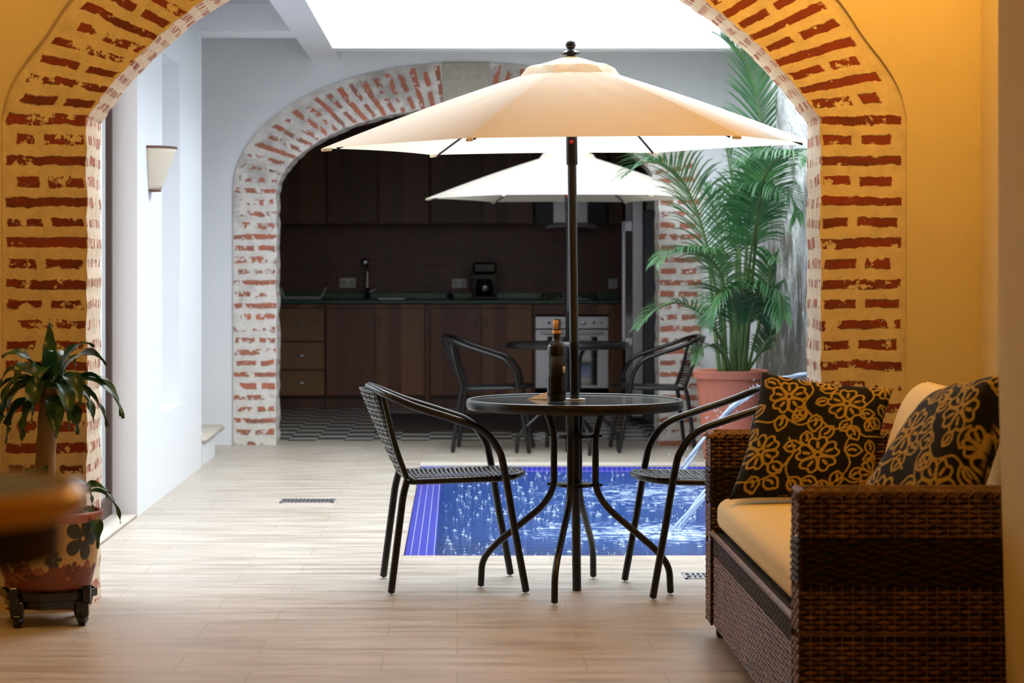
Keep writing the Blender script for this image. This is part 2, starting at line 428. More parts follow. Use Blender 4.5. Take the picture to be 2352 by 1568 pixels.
# floor, with the pool cut out
m=MB()
def fl(x0,x1,y0,y1,z=0.0): m.box(x0,x1,y0,y1,z-.12,z)
fl(-4.6,2.6,-1.6,P0); fl(-4.6,PX0,P0,P1); fl(-4.6,2.6,P1,15.66)
fl_o=struct('floor',m,M['floor'],'pale travertine plank floor of the courtyard and sitting room',0)
m=MB(); m.box(-4.6,3.2,15.66,20.1,-.12,-.001); struct('floor_kitchen',m,M['checker'],'chequered green and pale tile floor of the kitchen',0)

# pool basin, ledge, water
m=MB()
m.box(PX0-.04,PX0,P0,P1,-1.1,-.004); m.box(PX0,PX1,P1-.004,P1+.04,-1.1,-.004); m.box(PX0,PX1,P0-.04,P0,-1.1,-.004)
m.box(PX0,PX1,P0,P1,-1.2,-1.1)
pool=struct('trim_pool_basin',m,M['mosaic_v'],'blue mosaic walls of the plunge pool',0)
pool['label']='blue mosaic lining of the courtyard pool'
m=MB(); m.box(PX0+.002,-.09,P0+.002,P1-.002,-.30,-.010)
struct('trim_pool_ledge',m,M['mosaic'],'blue mosaic ledge along the edge of the pool',0)
m=MB(); m.grid(lambda u,v:(-.09+(PX1+.0-(-.09))*u,P0+.002+(P1-P0-.004)*v,-.036),60,60)
w=m.build('pool_water',M['water'],None,30); tag(w,'rippling blue pool water pitted by rain and foaming under the jets','water',kind='stuff')
# worn stone nosing on the far pool edge
m=MB()
rr=random.Random(3)
m.box(PX0,PX1,P1-.005,P1+.22,-.004,.006)
nz=struct('trim_pool_coping',m,M['lime'],'rough limestone coping at the far edge of the pool',0)

# rain splashes
m=MB(); rs=random.Random(11)
for i in range(620):
    x=rs.uniform(-.07,1.35); y=rs.uniform(P0+.03,P1-.05)
    if (x>.75 and rs.random()<.5) or math.hypot(x-.98,y-10.45)<.34 or math.hypot(x-1.22,y-12.95)<.34 or x>1.2: continue
    h=rs.uniform(.006,.020)*(1.1 if rs.random()<.2 else 1); r=rs.uniform(.0016,.0036)
    if rs.random()<.45: m.ellip((x,y,-.034),(r*3.6,r*4.5,.003),8,4)
    m.ellip((x,y,-.036+h*.5),(r,r,h*.55),6,5)
    for k in range(rs.choice((0,1,1,2,3))):
        a=rs.uniform(0,2*PI); d=rs.uniform(.004,.016)
        m.ellip((x+d*math.cos(a),y+d*math.sin(a),-.034+rs.uniform(.0,.022)),(r*.75,r*.75,r*.9),6,4)
o=m.build('raindrop_splashes',M['splash_w'],None,60,fix=False); tag(o,'tiny white splashes of raindrops hitting the pool water','splash',kind='stuff')

# water jets from the right courtyard wall
def jet(x0,z0,xl,y,seed,label):
    m=MB(); rj=random.Random(seed)
    k=(z0+.034)/(x0-xl)**2
    for s in range(9):
        ph=rj.uniform(0,6); am=rj.uniform(.002,.009); oy=rj.uniform(-.007,.007); oz=rj.uniform(-.007,.007); r0=rj.uniform(.003,.009)
        pts=[];rad=[]
        st=rj.uniform(0,.25) if s>3 else 0; en=1 if s<5 else rj.uniform(.6,1)
        for i in range(46):
            t_=st+(en-st)*i/45; d=(x0-xl)*t_*(1+rj.uniform(-.002,.002))
            sp=1+1.8*t_
            pts.append((x0-d+am*sp*math.sin(t_*17+ph)*.5,y+oy*sp+am*sp*math.cos(t_*11+ph),z0-k*d*d+oz*sp))
            rad.append(r0*(.8+.5*math.sin(t_*23+ph*2)+rj.uniform(-.15,.15))*(1.1-.35*t_))
        m.tube(pts,[max(.0012,q) for q in rad],6)
    for i in range(130):
        t_=rj.uniform(.3,1.02); d=(x0-xl)*t_
        r=rj.uniform(.0015,.004); s=.012+.035*t_
        m.ellip((x0-d+rj.gauss(0,s),y+rj.gauss(0,s),max(-.04,z0-k*d*d+rj.gauss(0,s))),(r,r,r*1.6),6,4)
    for i in range(46):
        a=rj.uniform(0,2*PI); d=abs(rj.gauss(0,.09)); r=rj.uniform(.004,.010)
        m.ellip((xl+d*math.cos(a),y+d*math.sin(a),-.05+rj.uniform(0,.02)),(r*1.4,r*1.4,r*.8),7,4)
    o=m.build('water_jet',M['splash_w'],None,70,fix=False)
    tag(o,label,'water jet',group='water jets falling into the pool')
jet(1.99,.585,1.22,12.95,2,'far water jet arcing past the terracotta pot into the pool')
jet(1.99,.56,.98,10.45,5,'near water jet landing in a patch of foam beside the wicker sofa')

# ---------------- arch profile helpers
def resamp(P,n):
    L=[0]
    for a,b in zip(P[:-1],P[1:]): L.append(L[-1]+math.dist(a,b))
    out=[];j=0
    for i in range(n+1):
        s=L[-1]*i/n
        while j<len(P)-2 and L[j+1]<s: j+=1
        q=(s-L[j])/max(1e-9,L[j+1]-L[j]); q=max(0,min(1,q))
        out.append((P[j][0]*(1-q)+P[j+1][0]*q,P[j][1]*(1-q)+P[j+1][1]*q))
    return out
def arch_profiles(hin,zs,infn,hout,outfn,njamb,narch):
    inn=[(hin,zs*i/njamb) for i in range(njamb)]; out=[(hout,zs*i/njamb) for i in range(njamb)]
    ai=resamp(infn(),narch); ao=resamp(outfn(),narch)
    inn+=ai; out+=ao
    mid=[((a[0]+b[0])/2,(a[1]+b[1])/2) for a,b in zip(inn,out)]
    U=[0]
    for a,b in zip(mid[:-1],mid[1:]): U.append(U[-1]+math.dist(a,b))
    return inn,out,U
def arch_band(prefix,cx,prof,y0,y1,sp,jit=.005,rear=True):
    inn,out,U=prof; n=len(inn); rj=random.Random(5)
    m=MB()
    for sgn in (-1,1):
        J=[rj.uniform(-jit,jit) for _ in range(n)]; J[-1]=0; J2=[rj.uniform(-jit,jit) for _ in range(n)]; J2[-1]=0
        def P(i,k,y):   # k 0 inner,1 outer
            if k==0:
                j=J[i] if y==y0 else J2[i]
                x,z=inn[i]; o=out[i]; d=math.hypot(o[0]-x,o[1]-z); x+=(o[0]-x)/d*j; z+=(o[1]-z)/d*j
            else: x,z=out[i]
            return (cx+sgn*x,y,z)
        for i in range(n-1):
            wd=math.dist(inn[i],out[i]); wd2=math.dist(inn[i+1],out[i+1])
            m.cur=0
            for y in ((y0,y1) if rear else (y0,)):
                q0=26*sp*(sgn>0); m.quadp(P(i,0,y),P(i,1,y),P(i+1,1,y),P(i+1,0,y),[(U[i]+q0,0),(U[i]+q0,wd),(U[i+1]+q0,wd2),(U[i+1]+q0,0)])
            m.cur=1
            m.quadp(P(i,0,y0),P(i,0,y1),P(i+1,0,y1),P(i+1,0,y0),[(U[i]+q0,0),(U[i]+q0,y1-y0),(U[i+1]+q0,y1-y0),(U[i+1]+q0,0)])
    return m
def wall_around(cx,out,y0,y1,xmin,xmax,ztop):
    m=MB(); h=out[0][0]
    m.box(xmin,cx-h,y0,y1,0,ztop); m.box(cx+h,xmax,y0,y1,0,ztop)
    for sgn in (-1,1):
        for a,b in zip(out[:-1],out[1:]):
            if abs(a[0]-b[0])<1e-6: continue
            xa,xb=cx+sgn*a[0],cx+sgn*b[0]
            for y in (y0,y1): m.quadp((xa,y,a[1]),(xb,y,b[1]),(xb,y,ztop),(xa,y,ztop))
            m.quadp((xa,y0,a[1]),(xb,y0,b[1]),(xb,y1,b[1]),(xa,y1,a[1]))
    m.quadp((xmin,y0,ztop),(xmax,y0,ztop),(xmax,y1,ztop),(xmin,y1,ztop))
    return m
# near arch
def nin():
    a0=math.asin(1.278/1.54); return [(1.54*math.sin(a0*(1-i/60)),.851+1.54*math.cos(a0*(1-i/60))) for i in range(61)]
def nout():
    pts=[(1.575,1.707,0),(1.562,1.775,0),(1.537,1.838,0),(1.495,1.905,0),(1.425,1.995,0)]
    a0=math.asin(1.34/1.845); pts+=[(1.845*math.sin(a0*(1-i/9)),.851+1.845*math.cos(a0*(1-i/9)),0) for i in range(10)]
    return [(p.x,p.y) for p in bez(pts,6)]
NP=arch_profiles(1.278,1.707,nin,1.575,nout,34,50)
band=arch_band('near',-.012,NP,F0+.014,F1-.004,.0715,.004)
struct('trim_1',band,[M['brick_face'],M['brick_in']],'worn brick and plaster surround of the near arch',30)
wl=wall_around(-.012,NP[1],F0,F1,-4.6,1.82,4.4)
# courtyard side of this wall is white, the room side ochre: two skins of one wall
for i,f in enumerate(wl.f):
    ys=[wl.v[k][1] for k in f]; wl.mi[i]=1 if min(ys)>F1-1e-4 else 0
struct('wall_near_arch',wl,[M['room'],M['white']],'ochre plaster wall around the near brick arch',20)
# far arch
CB=.07
def fin(): return [(1.285*math.cos(a),1.66+.61*math.sin(a)) for a in [PI/2*i/60 for i in range(61)]]
def fout(): return [(1.575,1.66)]+[(1.575*math.cos(a)**.96 if math.cos(a)>1e-6 else 0,1.72+.85*math.sin(a)) for a in [PI/2*i/60 for i in range(61)]]
FP=arch_profiles(1.285,1.66,fin,1.575,fout,30,50)
band=arch_band('far',CB,FP,B0-.012,B1,.077,.006)
t2=struct('trim_2',band,[M['brick_far'],M['brick_far_in']],'whitewashed worn brick surround of the kitchen arch',30)
m=MB(); m.box(-.10,.22,B0-.02,B0+.05,2.262,2.573,.008); m.build('keystone',M['key'],t2,20)['label']='grey stone keystone'
struct('wall_back',wall_around(CB,FP[1],B0,B1-.005,-4.0,XR+.6,4.4),M['white'],'white plaster wall around the kitchen arch',20)

# courtyard left wall with niche; door reveal
m=MB()
NY0,NY1,NZ0,NZ1,ND=11.80,12.56,.437,2.31,.14
WY0,WY1=10.89,13.62
m.box(XL-.17,XL,WY0,NY0,0,2.75); m.box(XL-.17,XL,NY1,WY1,0,2.75)
m.box(XL-.17,XL,NY0,NY1,0,NZ0); m.box(XL-.17,XL,NY0,NY1,NZ1,2.75); m.box(XL-.17,XL-ND,NY0,NY1,NZ0,NZ1)
struct('wall_left',m,M['white'],'white courtyard wall with a tall shallow niche',0)
# wall above the doorway and the reveal face
m=MB(); m.box(XL-.30,XL,F1,WY0,2.30,2.75); struct('wall_left_lintel',m,M['white'],'white wall over the courtyard side door',0)
m=MB(); m.box(XL-.118,XL,WY0-.012,WY0,0.0,2.30); struct('trim_door_reveal',m,M['lilac'],'pale lilac plaster reveal beside the side door',0)
m=MB(); m.box(XL-.60,XL-.002,F1,WY0-.012,.0,.014,.004); struct('trim_door_threshold',m,M['lime'],'limestone threshold of the side door',0)
# door leaf frame (dark) folded against the reveal, and its pane
m=MB()
m.box(XL-.143,XL-.118,WY0-.60,WY0-.012,.016,.10); m.box(XL-.143,XL-.118,WY0-.60,WY0-.012,2.22,2.29)
m.box(XL-.143,XL-.118,WY0-.066,WY0-.012,.10,2.22); m.box(XL-.143,XL-.118,WY0-.60,WY0-.546,.10,2.22)
dr=struct('door_1',m,M['frame_brown'],'dark brown framed door standing open on the left',0)
m=MB(); m.box(XL-.136,XL-.131,WY0-.546,WY0-.066,.10,2.22)
t=NT('door_glass'); pane=t.end(t.n('ShaderNodeMixShader',{0:.08,1:t.n('ShaderNodeBsdfTransparent').outputs[0],2:t.n('ShaderNodeBsdfGlossy',{'Roughness':.03}).outputs[0]}).outputs[0])
m.build('pane',pane,dr,0)
# side patio beyond the door: white wall open to the sky
m=MB(); m.box(-4.0,-3.9,F1,WY0+2.7,0,3.0); m.box(-3.9,XL-.17,WY0+2.6,WY0+2.7,0,3.0)
struct('wall_side_patio',m,M['white'],'white wall of the side patio beyond the door',0)

# courtyard right wall
m=MB()
m.grid(lambda u,v:(XR+.03*math.sin(v*9+u*4)*math.sin(u*13),F1+(B0-F1)*u,-.1+4.5*v),60,40)
m.box(XR+.08,XR+.4,F1,B0,0,4.4)
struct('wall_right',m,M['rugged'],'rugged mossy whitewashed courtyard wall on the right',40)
# spouts
for (yy,zz,lb) in ((12.95,.585,'small metal spout feeding the far water jet'),(10.45,.56,'small metal spout feeding the near water jet')):
    m=MB(); m.tube([(XR+.05,yy,zz),(XR-.03,yy,zz)],.014,12)
    o=m.build('water_spout',M['steel'],None,40); tag(o,lb,'spout',group='spouts on the right wall')

# roof beams and ceilings round the opening
ZB=2.585; HD0,HD1=14.45,14.68; BX0,BX1=-.98,-.79; TR0,TR1=13.43,13.81
m=MB(); m.box(BX1,XR+.1,HD0,HD1,ZB,4.4); struct('wall_back_upper',m,M['white'],'bright white parapet over the kitchen gallery',0)
m=MB(); m.box(BX0,BX1,F1,B0,ZB,4.4); struct('wall_left_upper',m,M['white'],'white beam and parapet on the left of the roof opening',0)
m=MB(); m.box(XL-.0,BX0,TR0,TR1,ZB,2.80); m.box(-2.6,XL,WY1,TR1,ZB,2.80); struct('beam_cross',m,M['white'],'white cross beam at the end of the left wall',0)
m=MB(); m.box(-2.6,BX0,F1+.0,B0,2.75,2.85); m.box(BX1,XR+.4,HD1,B0,2.75,2.85); struct('ceiling_gallery',m,M['ceil'],'grey shaded gallery ceiling',0)
m=MB(); m.box(-2.6,-2.5,WY1,B0,0,2.8); struct('wall_stair',m,M['white'],'white wall at the foot of the steps',0)

# stone step
m=MB(); m.box(-2.45,XL-.005,13.72,14.42,0,.128)
sb=m.build('stone_step',M['white'],None,30); tag(sb,'low limestone step with a rounded nosing at the end of the white wall','step')
m=MB()
prof=[]
m.box(-2.45,-1.515,13.72,14.85,.128,.170,.018)
m.build('tread',M['lime'],sb,50)
m=MB(); m.ellip((-1.575,13.86,.172+.012),(.020,.018,.014),16,8); 
for k in range(6):
    a=k*PI/3; m.ellip((-1.575+.015*math.cos(a),13.86+.015*math.sin(a),.178),(.011,.011,.008),10,6)
o=m.build('seashell',simple('shell_white',(.85,.82,.76),.4),None,50); tag(o,'small white ribbed shell lying on the limestone step','shell')

# sconce on left wall
sc=empty('wall_sconce',(XL,11.33,1.68),0,'half-cone cream wall sconce with brown rims on the white wall','lamp')
m=MB(); 
def halfcone(u,v):
    a=-PI/2+PI*u; r=.052+(.132-.052)*v**.9
    return (r*math.cos(a),r*math.sin(a),-.105+.212*v)
m.grid(halfcone,24,8); 
t=NT('sconce_paper'); pm=t.end(t.n('ShaderNodeMixShader',{0:.3,1:t.bsdf((.86,.80,.68),.7),2:t.n('ShaderNodeBsdfTranslucent',{'Color':(.9,.82,.65,1)}).outputs[0]}).outputs[0])
m.build('shade',pm,sc,60,solid=.003)
for (v,nm) in ((1.0,'top_rim'),(0.0,'bottom_rim')):
    m=MB(); P=[halfcone(i/16,v) for i in range(17)]; m.tube(P,.006,8); m.build('rim',simple('sconce_rim',(.13,.05,.025),.5),sc,50)
m=MB(); m.box(0.0,.008,-.045,.045,-.09,.09); m.build('back_plate',M['white_plastic'],sc,0)

# ---------------- sitting room shell
m=MB(); m.box(1.82,1.95,5.2,F0,0,3.05); struct('wall_room_right',m,M['room'],'ochre plaster wall behind the wicker sofa',0)
m=MB(); 
zz=[0,.24,.60,.95,3.05]; xx=[1.2605,1.2555,1.246,1.2366,1.2356]
for i in range(4):
    for (ya,yb) in ((-1.6,5.2),):
        a=(xx[i],yb,zz[i]); b=(xx[i],ya,zz[i]); c=(xx[i+1],ya,zz[i+1]); d=(xx[i+1],yb,zz[i+1])
        m.quadp(a,b,c,d); m.quadp((xx[i],5.2,zz[i]),(1.95,5.2,zz[i]),(1.95,5.2,zz[i+1]),(xx[i+1],5.2,zz[i+1]))
m.quadp((1.95,-1.6,0),(1.95,5.2,0),(1.95,5.2,3.05),(1.95,-1.6,3.05))
struct('wall_room_pier',m,M['room'],'ochre plaster pier edge in front of the sofa',20)
m=MB(); m.box(-4.7,-4.6,-1.6,F1+.1,0,3.05); struct('wall_room_left',m,M['room'],None,0)
m=MB(); m.box(-4.7,2.0,-1.7,-1.6,0,3.05); struct('wall_room_front',m,M['room'],None,0)
m=MB(); m.box(-4.7,2.0,-1.7,F0,3.05,3.15); struct('ceiling_room',m,M['room'],None,0)
# ---------------- kitchen shell
m=MB(); m.box(-3.2,3.2,19.92,20.05,0,2.9); struct('wall_kitchen',m,M['splash'],'dark brick-tile backsplash wall of the kitchen',0)
m=MB(); m.box(-3.3,-3.2,B1,20.0,0,2.9); m.box(2.6,2.7,B1,20.0,0,2.9); struct('wall_kitchen_side',m,simple('kitchen_wall',(.45,.40,.33),.8),None,0)
m=MB(); m.box(-3.3,2.7,B1,20.0,2.7,2.8); struct('ceiling_kitchen',m,M['dark_void'] if False else simple('kitchen_ceiling',(.20,.16,.12),.8),None,0)
# ================================================================== COURTYARD FURNITURE
# ---- round table
def make_table(loc,rz,label):
    t=empty('round_table',loc,rz,label,'table','round bistro tables')
    H=.705; Rr=.40
    m=MB(); m.lathe([(.024,H-.010),(Rr-.014,H-.010),(Rr-.014,H-.002),(.024,H-.002),(.024,H-.010)],64); m.build('tabletop',M['glass_top'],t,30)
    m=MB(); m.lathe([(Rr-.016,H-.034),(Rr-.016,H+.001),(Rr-.010,H+.003),(Rr-.003,H+.001),(Rr,H-.008),(Rr,H-.026),(Rr-.006,H-.034),(Rr-.016,H-.034)],72); m.build('rim',M['black_metal'],t,40)
    m=MB(); m.lathe([(.0225,H-.02),(.0225,H+.004),(.040,H+.004),(.040,H-.001),(.0335,H-.002),(.0335,H-.02),(.0225,H-.02)],24); m.build('hole_collar',M['white_plastic'],t,40)
    for k in range(4):
        a=PI/2*k
        pr=[(.15,H-.012),(.105,H-.045),(.078,H-.12),(.078,.375),(.12,.31),(.31,.155),(.352,.10),(.356,.0)]
        P=[Vector((r*math.cos(a),r*math.sin(a),z)) for r,z in pr]
        P=fillet(P,[0,.04,.05,.05,.05,.07,.05,0],5)
        P[-1].z=.008
        m=MB(); m.tube(P,.0125,12); m.build('leg',M['black_metal'],t,50)
        
    for z in (.572,.392):
        m=MB(); m.lathe([(.024,z-.006),(.070,z-.006),(.070,z+.006),(.024,z+.006),(.024,z-.006)],32)
        rg=m.build('brace_ring',M['black_metal'],t,40)
        for k in range(4):
            a=PI/2*k; m=MB(); m.tube([(.066*math.cos(a),.066*math.sin(a),z),(.102*math.cos(a),.102*math.sin(a),z)],.0055,8); m.build('bolt',M['black_metal'],rg,40)
    return t
T1=(.433,8.385); T2=(.717,14.72)
tb1=make_table((T1[0],T1[1],0),R(-14.5),'near black round table with the wine bottle, beside the sofa')
tb2=copy_tree(tb1); tb2.location=(T2[0],T2[1],0); tb2.rotation_euler.z=R(20); tb2['label']='far black round table in front of the oven beyond the pool'

# ---- umbrella
def make_umbrella(loc,rz,tilt,label):
    u=empty('patio_umbrella',loc,rz,label,'umbrella','cream patio umbrellas')
    u.rotation_mode='ZYX'; u.rotation_euler=(R(.9),tilt,rz)
    Z0=1.952; Rm=.918; N=6
    def zr(r): return Z0-.325*r-.02*(r)**2+ .008*math.sin(r*PI/Rm)
    rk=random.Random(4)
    m=MB(); nu,nv=20,26
    for k in range(N):
        def fn(a,b,k=k):
            r0=.0+b
            t_=a; sag=4*t_*(1-t_)
            r=Rm*r0*(1-.035*sag*r0)
            a0=2*PI*k/N; a1=2*PI*(k+1)/N
            p=Vector((math.cos(a0),math.sin(a0),0))*(1-t_)+Vector((math.cos(a1),math.sin(a1),0))*t_
            rad=r*p.length
            z=zr(r)+.034*sag*math.sin(min(1,r0)*PI*.62)*-1*r0+.022*sag*r0
            z+=.0035*sag*math.sin(t_*23+k)*math.sin(r0*17)*(r0*(1-r0)*4)
            return (p.x*r,p.y*r,z)
        m.grid(fn,nu,nv)
    m.build('canopy',M['canopy'],u,28,fix=True)
    m=MB()
    for k in range(N):
        def fn(a,b,k=k):
            sag=4*a*(1-a); a0=2*PI*k/N; a1=2*PI*(k+1)/N
            p=Vector((math.cos(a0),math.sin(a0),0))*(1-a)+Vector((math.cos(a1),math.sin(a1),0))*a
            r=.19*b*(1+.0*a)
            ww=.004*sag*b+.011*abs(math.sin(a*PI*1.5+.4*k))*max(0,b-.55)/.45
            fl_=0
            z=zr(r)+.020-.034*max(0,b-.84)/.16+ww
            return (p.x*r,p.y*r,z)
        m.grid(fn,14,14)
    m.build('vent_cap',M['canopy'],u,28)
    for k in range(N):
        a=2*PI*k/N; c,s=math.cos(a),math.sin(a)
        m=MB(); m.tube([(c*r,s*r,zr(r)-.022) for r in [.03+(Rm-.085)*i/9 for i in range(10)]],.0045,8)
        rb=m.build('rib',M['black_metal'],u,40)
        m=MB(); m.tube([(c*.03,s*.03,1.715),(c*.46,s*.46,zr(.46)-.024)],.005,8); m.build('strut',M['black_metal'],rb,40)
        m=MB(); m.tube([(c*(Rm-.035),s*(Rm-.035),zr(Rm)-.004),(c*(Rm+.001),s*(Rm+.001),zr(Rm)-.006)],.0058,8); m.build('tip_pocket',M['canopy'],rb,40)
    m=MB(); m.lathe([(.0,0.0),(.0165,0.0),(.0165,.895),(.0185,.90),(.0185,.915),(.0165,.92),(.0165,1.97),(0,1.97)],24); m.build('pole',M['black_metal'],u,40)
    m=MB(); m.lathe([(.019,1.568),(.021,1.571),(.021,1.685),(.028,1.69),(.030,1.715),(.018,1.72)],24); hb=m.build('runner_hub',M['black_plastic'],u,40)
    m=MB(); m.ellip((-.004,-.0215,1.652),(.008,.004,.008),14,8); m.build('button',M['red'],u,50)['label']='red runner button'
    m=MB(); m.lathe([(.0,1.966),(.034,1.974),(.035,1.980),(.024,1.984),(.013,1.994),(.012,2.0)],24); m.ellip((0,0,2.008),(.019,.019,.019),20,12); m.build('finial',M['black_plastic'],u,50)
    return u
um1=make_umbrella((T1[0]+.0086,T1[1]+.011,0.001),R(5),R(-.7),'near cream umbrella rising through the table with the wine bottle')
um2=copy_tree(um1); um2.location=(T2[0],T2[1],.001); um2.rotation_euler=(0,0,R(1.5)); um2['label']='far white umbrella over the table beyond the pool'

# ---- bistro chair (faces +x)
def make_chair(label):
    c=empty('bistro_chair',(0,0,0),0,label,'chair','black woven bistro chairs')
    # arm and top rail: one tube
    side=[(.205,.235,.24),(.168,.235,.455),(.145,.235,.53),(.085,.235,.60),(-.02,.235,.640),(-.16,.232,.685),(-.25,.205,.722),(-.298,.12,.742)]
    P=[Vector(p) for p in side]; Q=[Vector((p[0],-p[1],p[2])) for p in side[::-1]]
    path=bez(P+[Vector((-.314,0,.748))]+Q,7)
    m=MB(); m.tube(path,.0135,12); m.build('arm_rail',M['black_metal'],c,50)
    for s in (-1,1):
        m=MB(); m.tube([(.248,s*.238,.008),(.2445,s*.238,.03),(.2035,s*.235,.25)],.0135,12); m.build('leg',M['black_metal'],c,50)
        m=MB(); m.tube(fillet([(-.245,s*.222,.008),(-.20,s*.205,.36),(-.185,s*.200,.415)],.06),.0135,12); m.build('leg',M['black_metal'],c,50)
        m=MB(); m.tube(bez([(-.18,s*.192,.405),(-.225,s*.19,.53),(-.252,s*.175,.64),(-.272,s*.155,.727)],5),.011,10); m.build('back_upright',M['black_metal'],c,50)
        m=MB()
        m.tube([(.168,s*.233,.43),(.165,s*.20,.418)],.008,8); m.build('seat_bracket',M['black_metal'],c,50)
    # seat frame loop
    fr=fillet([(-.17,.0,.408),(-.18,.205,.408),(.20,.20,.418),(.262,.06,.424),(.262,-.06,.424),(.20,-.20,.418),(-.18,-.205,.408),(-.17,0,.408)],[0,.05,.09,.05,.05,.09,.05,0],6)[:-1]
    m=MB(); m.tube(fr,.0115,10,closed=True); m.build('seat_frame',M['black_metal'],c,50)
    # woven seat
    m=MB(); x=-.172
    def halfw(x): return .200 if x<.17 else .200*math.sqrt(max(.02,1-((x-.17)/.098)**2))
    def zs(x,y): return .413+.010*(x+.18)/.4-.014*(1-(y/.21)**2)*(1-((x-.03)/.25)**2)+.008
    while x<.256:
        h=halfw(x+.005); n=10
        def fn(u,v,x=x,h=h): yy=-h+2*h*u; return (x+.0105*v,yy,zs(x,yy)+.0012)
        m.grid(fn,n,1)
        x+=.0172
    for y in [-.185,-.17,-.155,-.14,-.125,-.11,-.03,-.015,0,.015,.03,.11,.185]:
        def fn(u,v,y=y):
            xx=-.172+.40*u; return (xx,y+.010*v-.005,zs(xx,y)-.0002+.0022*math.sin(u*PI*.40/.0172))
        m.grid(fn,92,1)
    m.build('seat',M['weave_black'],c,30,solid=.0022)
    # woven back
    m=MB()
    def bp(y,t):   # t 0 bottom .. 1 top
        zc=.415+.318*t; xc=-.183-.088*t-.018*math.sin(t*PI*.5)-.045*(1-(y/.19)**2)*t**.8-.012*(1-(y/.19)**2)
        return Vector((xc-.004,y*(1-.16*t),zc+.012*(1-(y/.2)**2)*t))
    k=0; t_=.03
    while t_<.97:
        m.grid(lambda u,v,t_=t_:bp(-.188+.376*u,t_+.030*v),12,1); t_+=.052
    for i in range(9):
        y=-.165+.33*i/8
        m.grid(lambda u,v,y=y:bp(y+.010*v,u*.98+.01)+Vector((.0018*math.sin(u*60),0,0)),40,1)
    m.build('backrest',M['weave_black'],c,30,solid=.0022)
    return c
ch=make_chair('black chair at the left of the near table, beside the pool')
ch.location=(-.018,8.535,0); ch.rotation_euler.z=R(5.5)
for (x,y,a,l) in ((.915,8.435,188,'black chair between the near table and the wicker sofa'),(.235,14.84,-5,'far black chair left of the table beyond the pool'),(1.275,14.86,183,'far black chair beside the terracotta palm pot')):
    k=copy_tree(ch); k.location=(x,y,0); k.rotation_euler.z=R(a); k['label']=l

# ---- bottle and card on table
bt=empty('wine_bottle',(.363,8.30,.704),0,'dark wine bottle with gold foil neck on the near table','bottle')
m=MB(); m.lathe([(0,.004),(.028,0),(.0335,.004),(.0345,.02),(.0345,.186),(.0335,.199),(.029,.209),(.021,.217),(.0155,.224),(.0142,.235),(.0142,.288),(.0,.288)],40); m.build('body',M['bottle'],bt,40)
m=MB(); m.lathe([(.0146,.240),(.0150,.241),(.0152,.297),(.0135,.300),(0,.300)],28); m.build('foil',simple('black_foil',(.02,.015,.012),.35),bt,40)
m=MB(); m.lathe([(.0156,.247),(.0158,.248),(.0158,.258),(.0156,.259)],28); m.build('neck_band',M['gold'],bt,40)['label']='gold neck band'
def arcpatch(r,a0,a1,z0,z1,n=10): 
    m=MB(); m.grid(lambda u,v:(r*math.cos(a0+(a1-a0)*u),r*math.sin(a0+(a1-a0)*u),z0+(z1-z0)*v),n,2); return m
arcpatch(.0157,R(215),R(292),.263,.296).build('tax_stamp',M['gold'],bt,40,solid=.0004)
arcpatch(.0349,R(232),R(312),.088,.165,16).build('label',simple('dark_label',(.012,.007,.004),.6),bt,40,solid=.0004)
arcpatch(.0352,R(306),R(330),.103,.128,6).build('barcode_sticker',M['label'],bt,40,solid=.0004)
m=MB()
z=.7045
m.v=[(-.075,.0,0),(.0,-.05,0),(.02,.045,0),(.0,-.02,.026),(-.07,.002,.002),(.002,-.052,.002),(.022,.047,.002),(.002,-.022,.028)]
for f in ((0,1,3),(0,3,2),(4,7,5),(4,6,7),(1,2,3),(5,7,6)): m.face(f)
o=m.build('folded_card',M['tan'],None,0); o.location=(.335,8.44,.7045); tag(o,'folded tan card lying behind the wine bottle','card')

# ---- floor drains
def drain(x0,x1,y0,y1,label):
    m=MB(); b=.012
    m.box(x0,x1,y0,y0+b,0,.004); m.box(x0,x1,y1-b,y1,0,.004); m.box(x0,x0+b,y0,y1,0,.004); m.box(x1-b,x1,y0,y1,0,.004)
    n=13
    for i in range(1,n): 
        x=x0+b+(x1-x0-2*b)*i/n; m.box(x-.005,x+.005,y0+b,y1-b,0,.004)
    m.box(x0+b,x1-b,(y0+y1)/2-.006,(y0+y1)/2+.006,0,.004)
    o=m.build('drain_grate',M['steel'],None,0); tag(o,label,'drain grate',group='steel floor drains')
    m=MB(); m.box(x0+.004,x1-.004,y0+.004,y1-.004,0.0005,.0012); m.build('drain_shade_plate',M['dark_void'],o,0)  # flat dark plate painted as the shade below the bars
drain(-.90,-.625,11.52,11.70,'slotted steel drain grate in the paving left of the pool')
drain(.872,1.16,8.70,8.86,'slotted steel drain grate beside the wicker sofa')

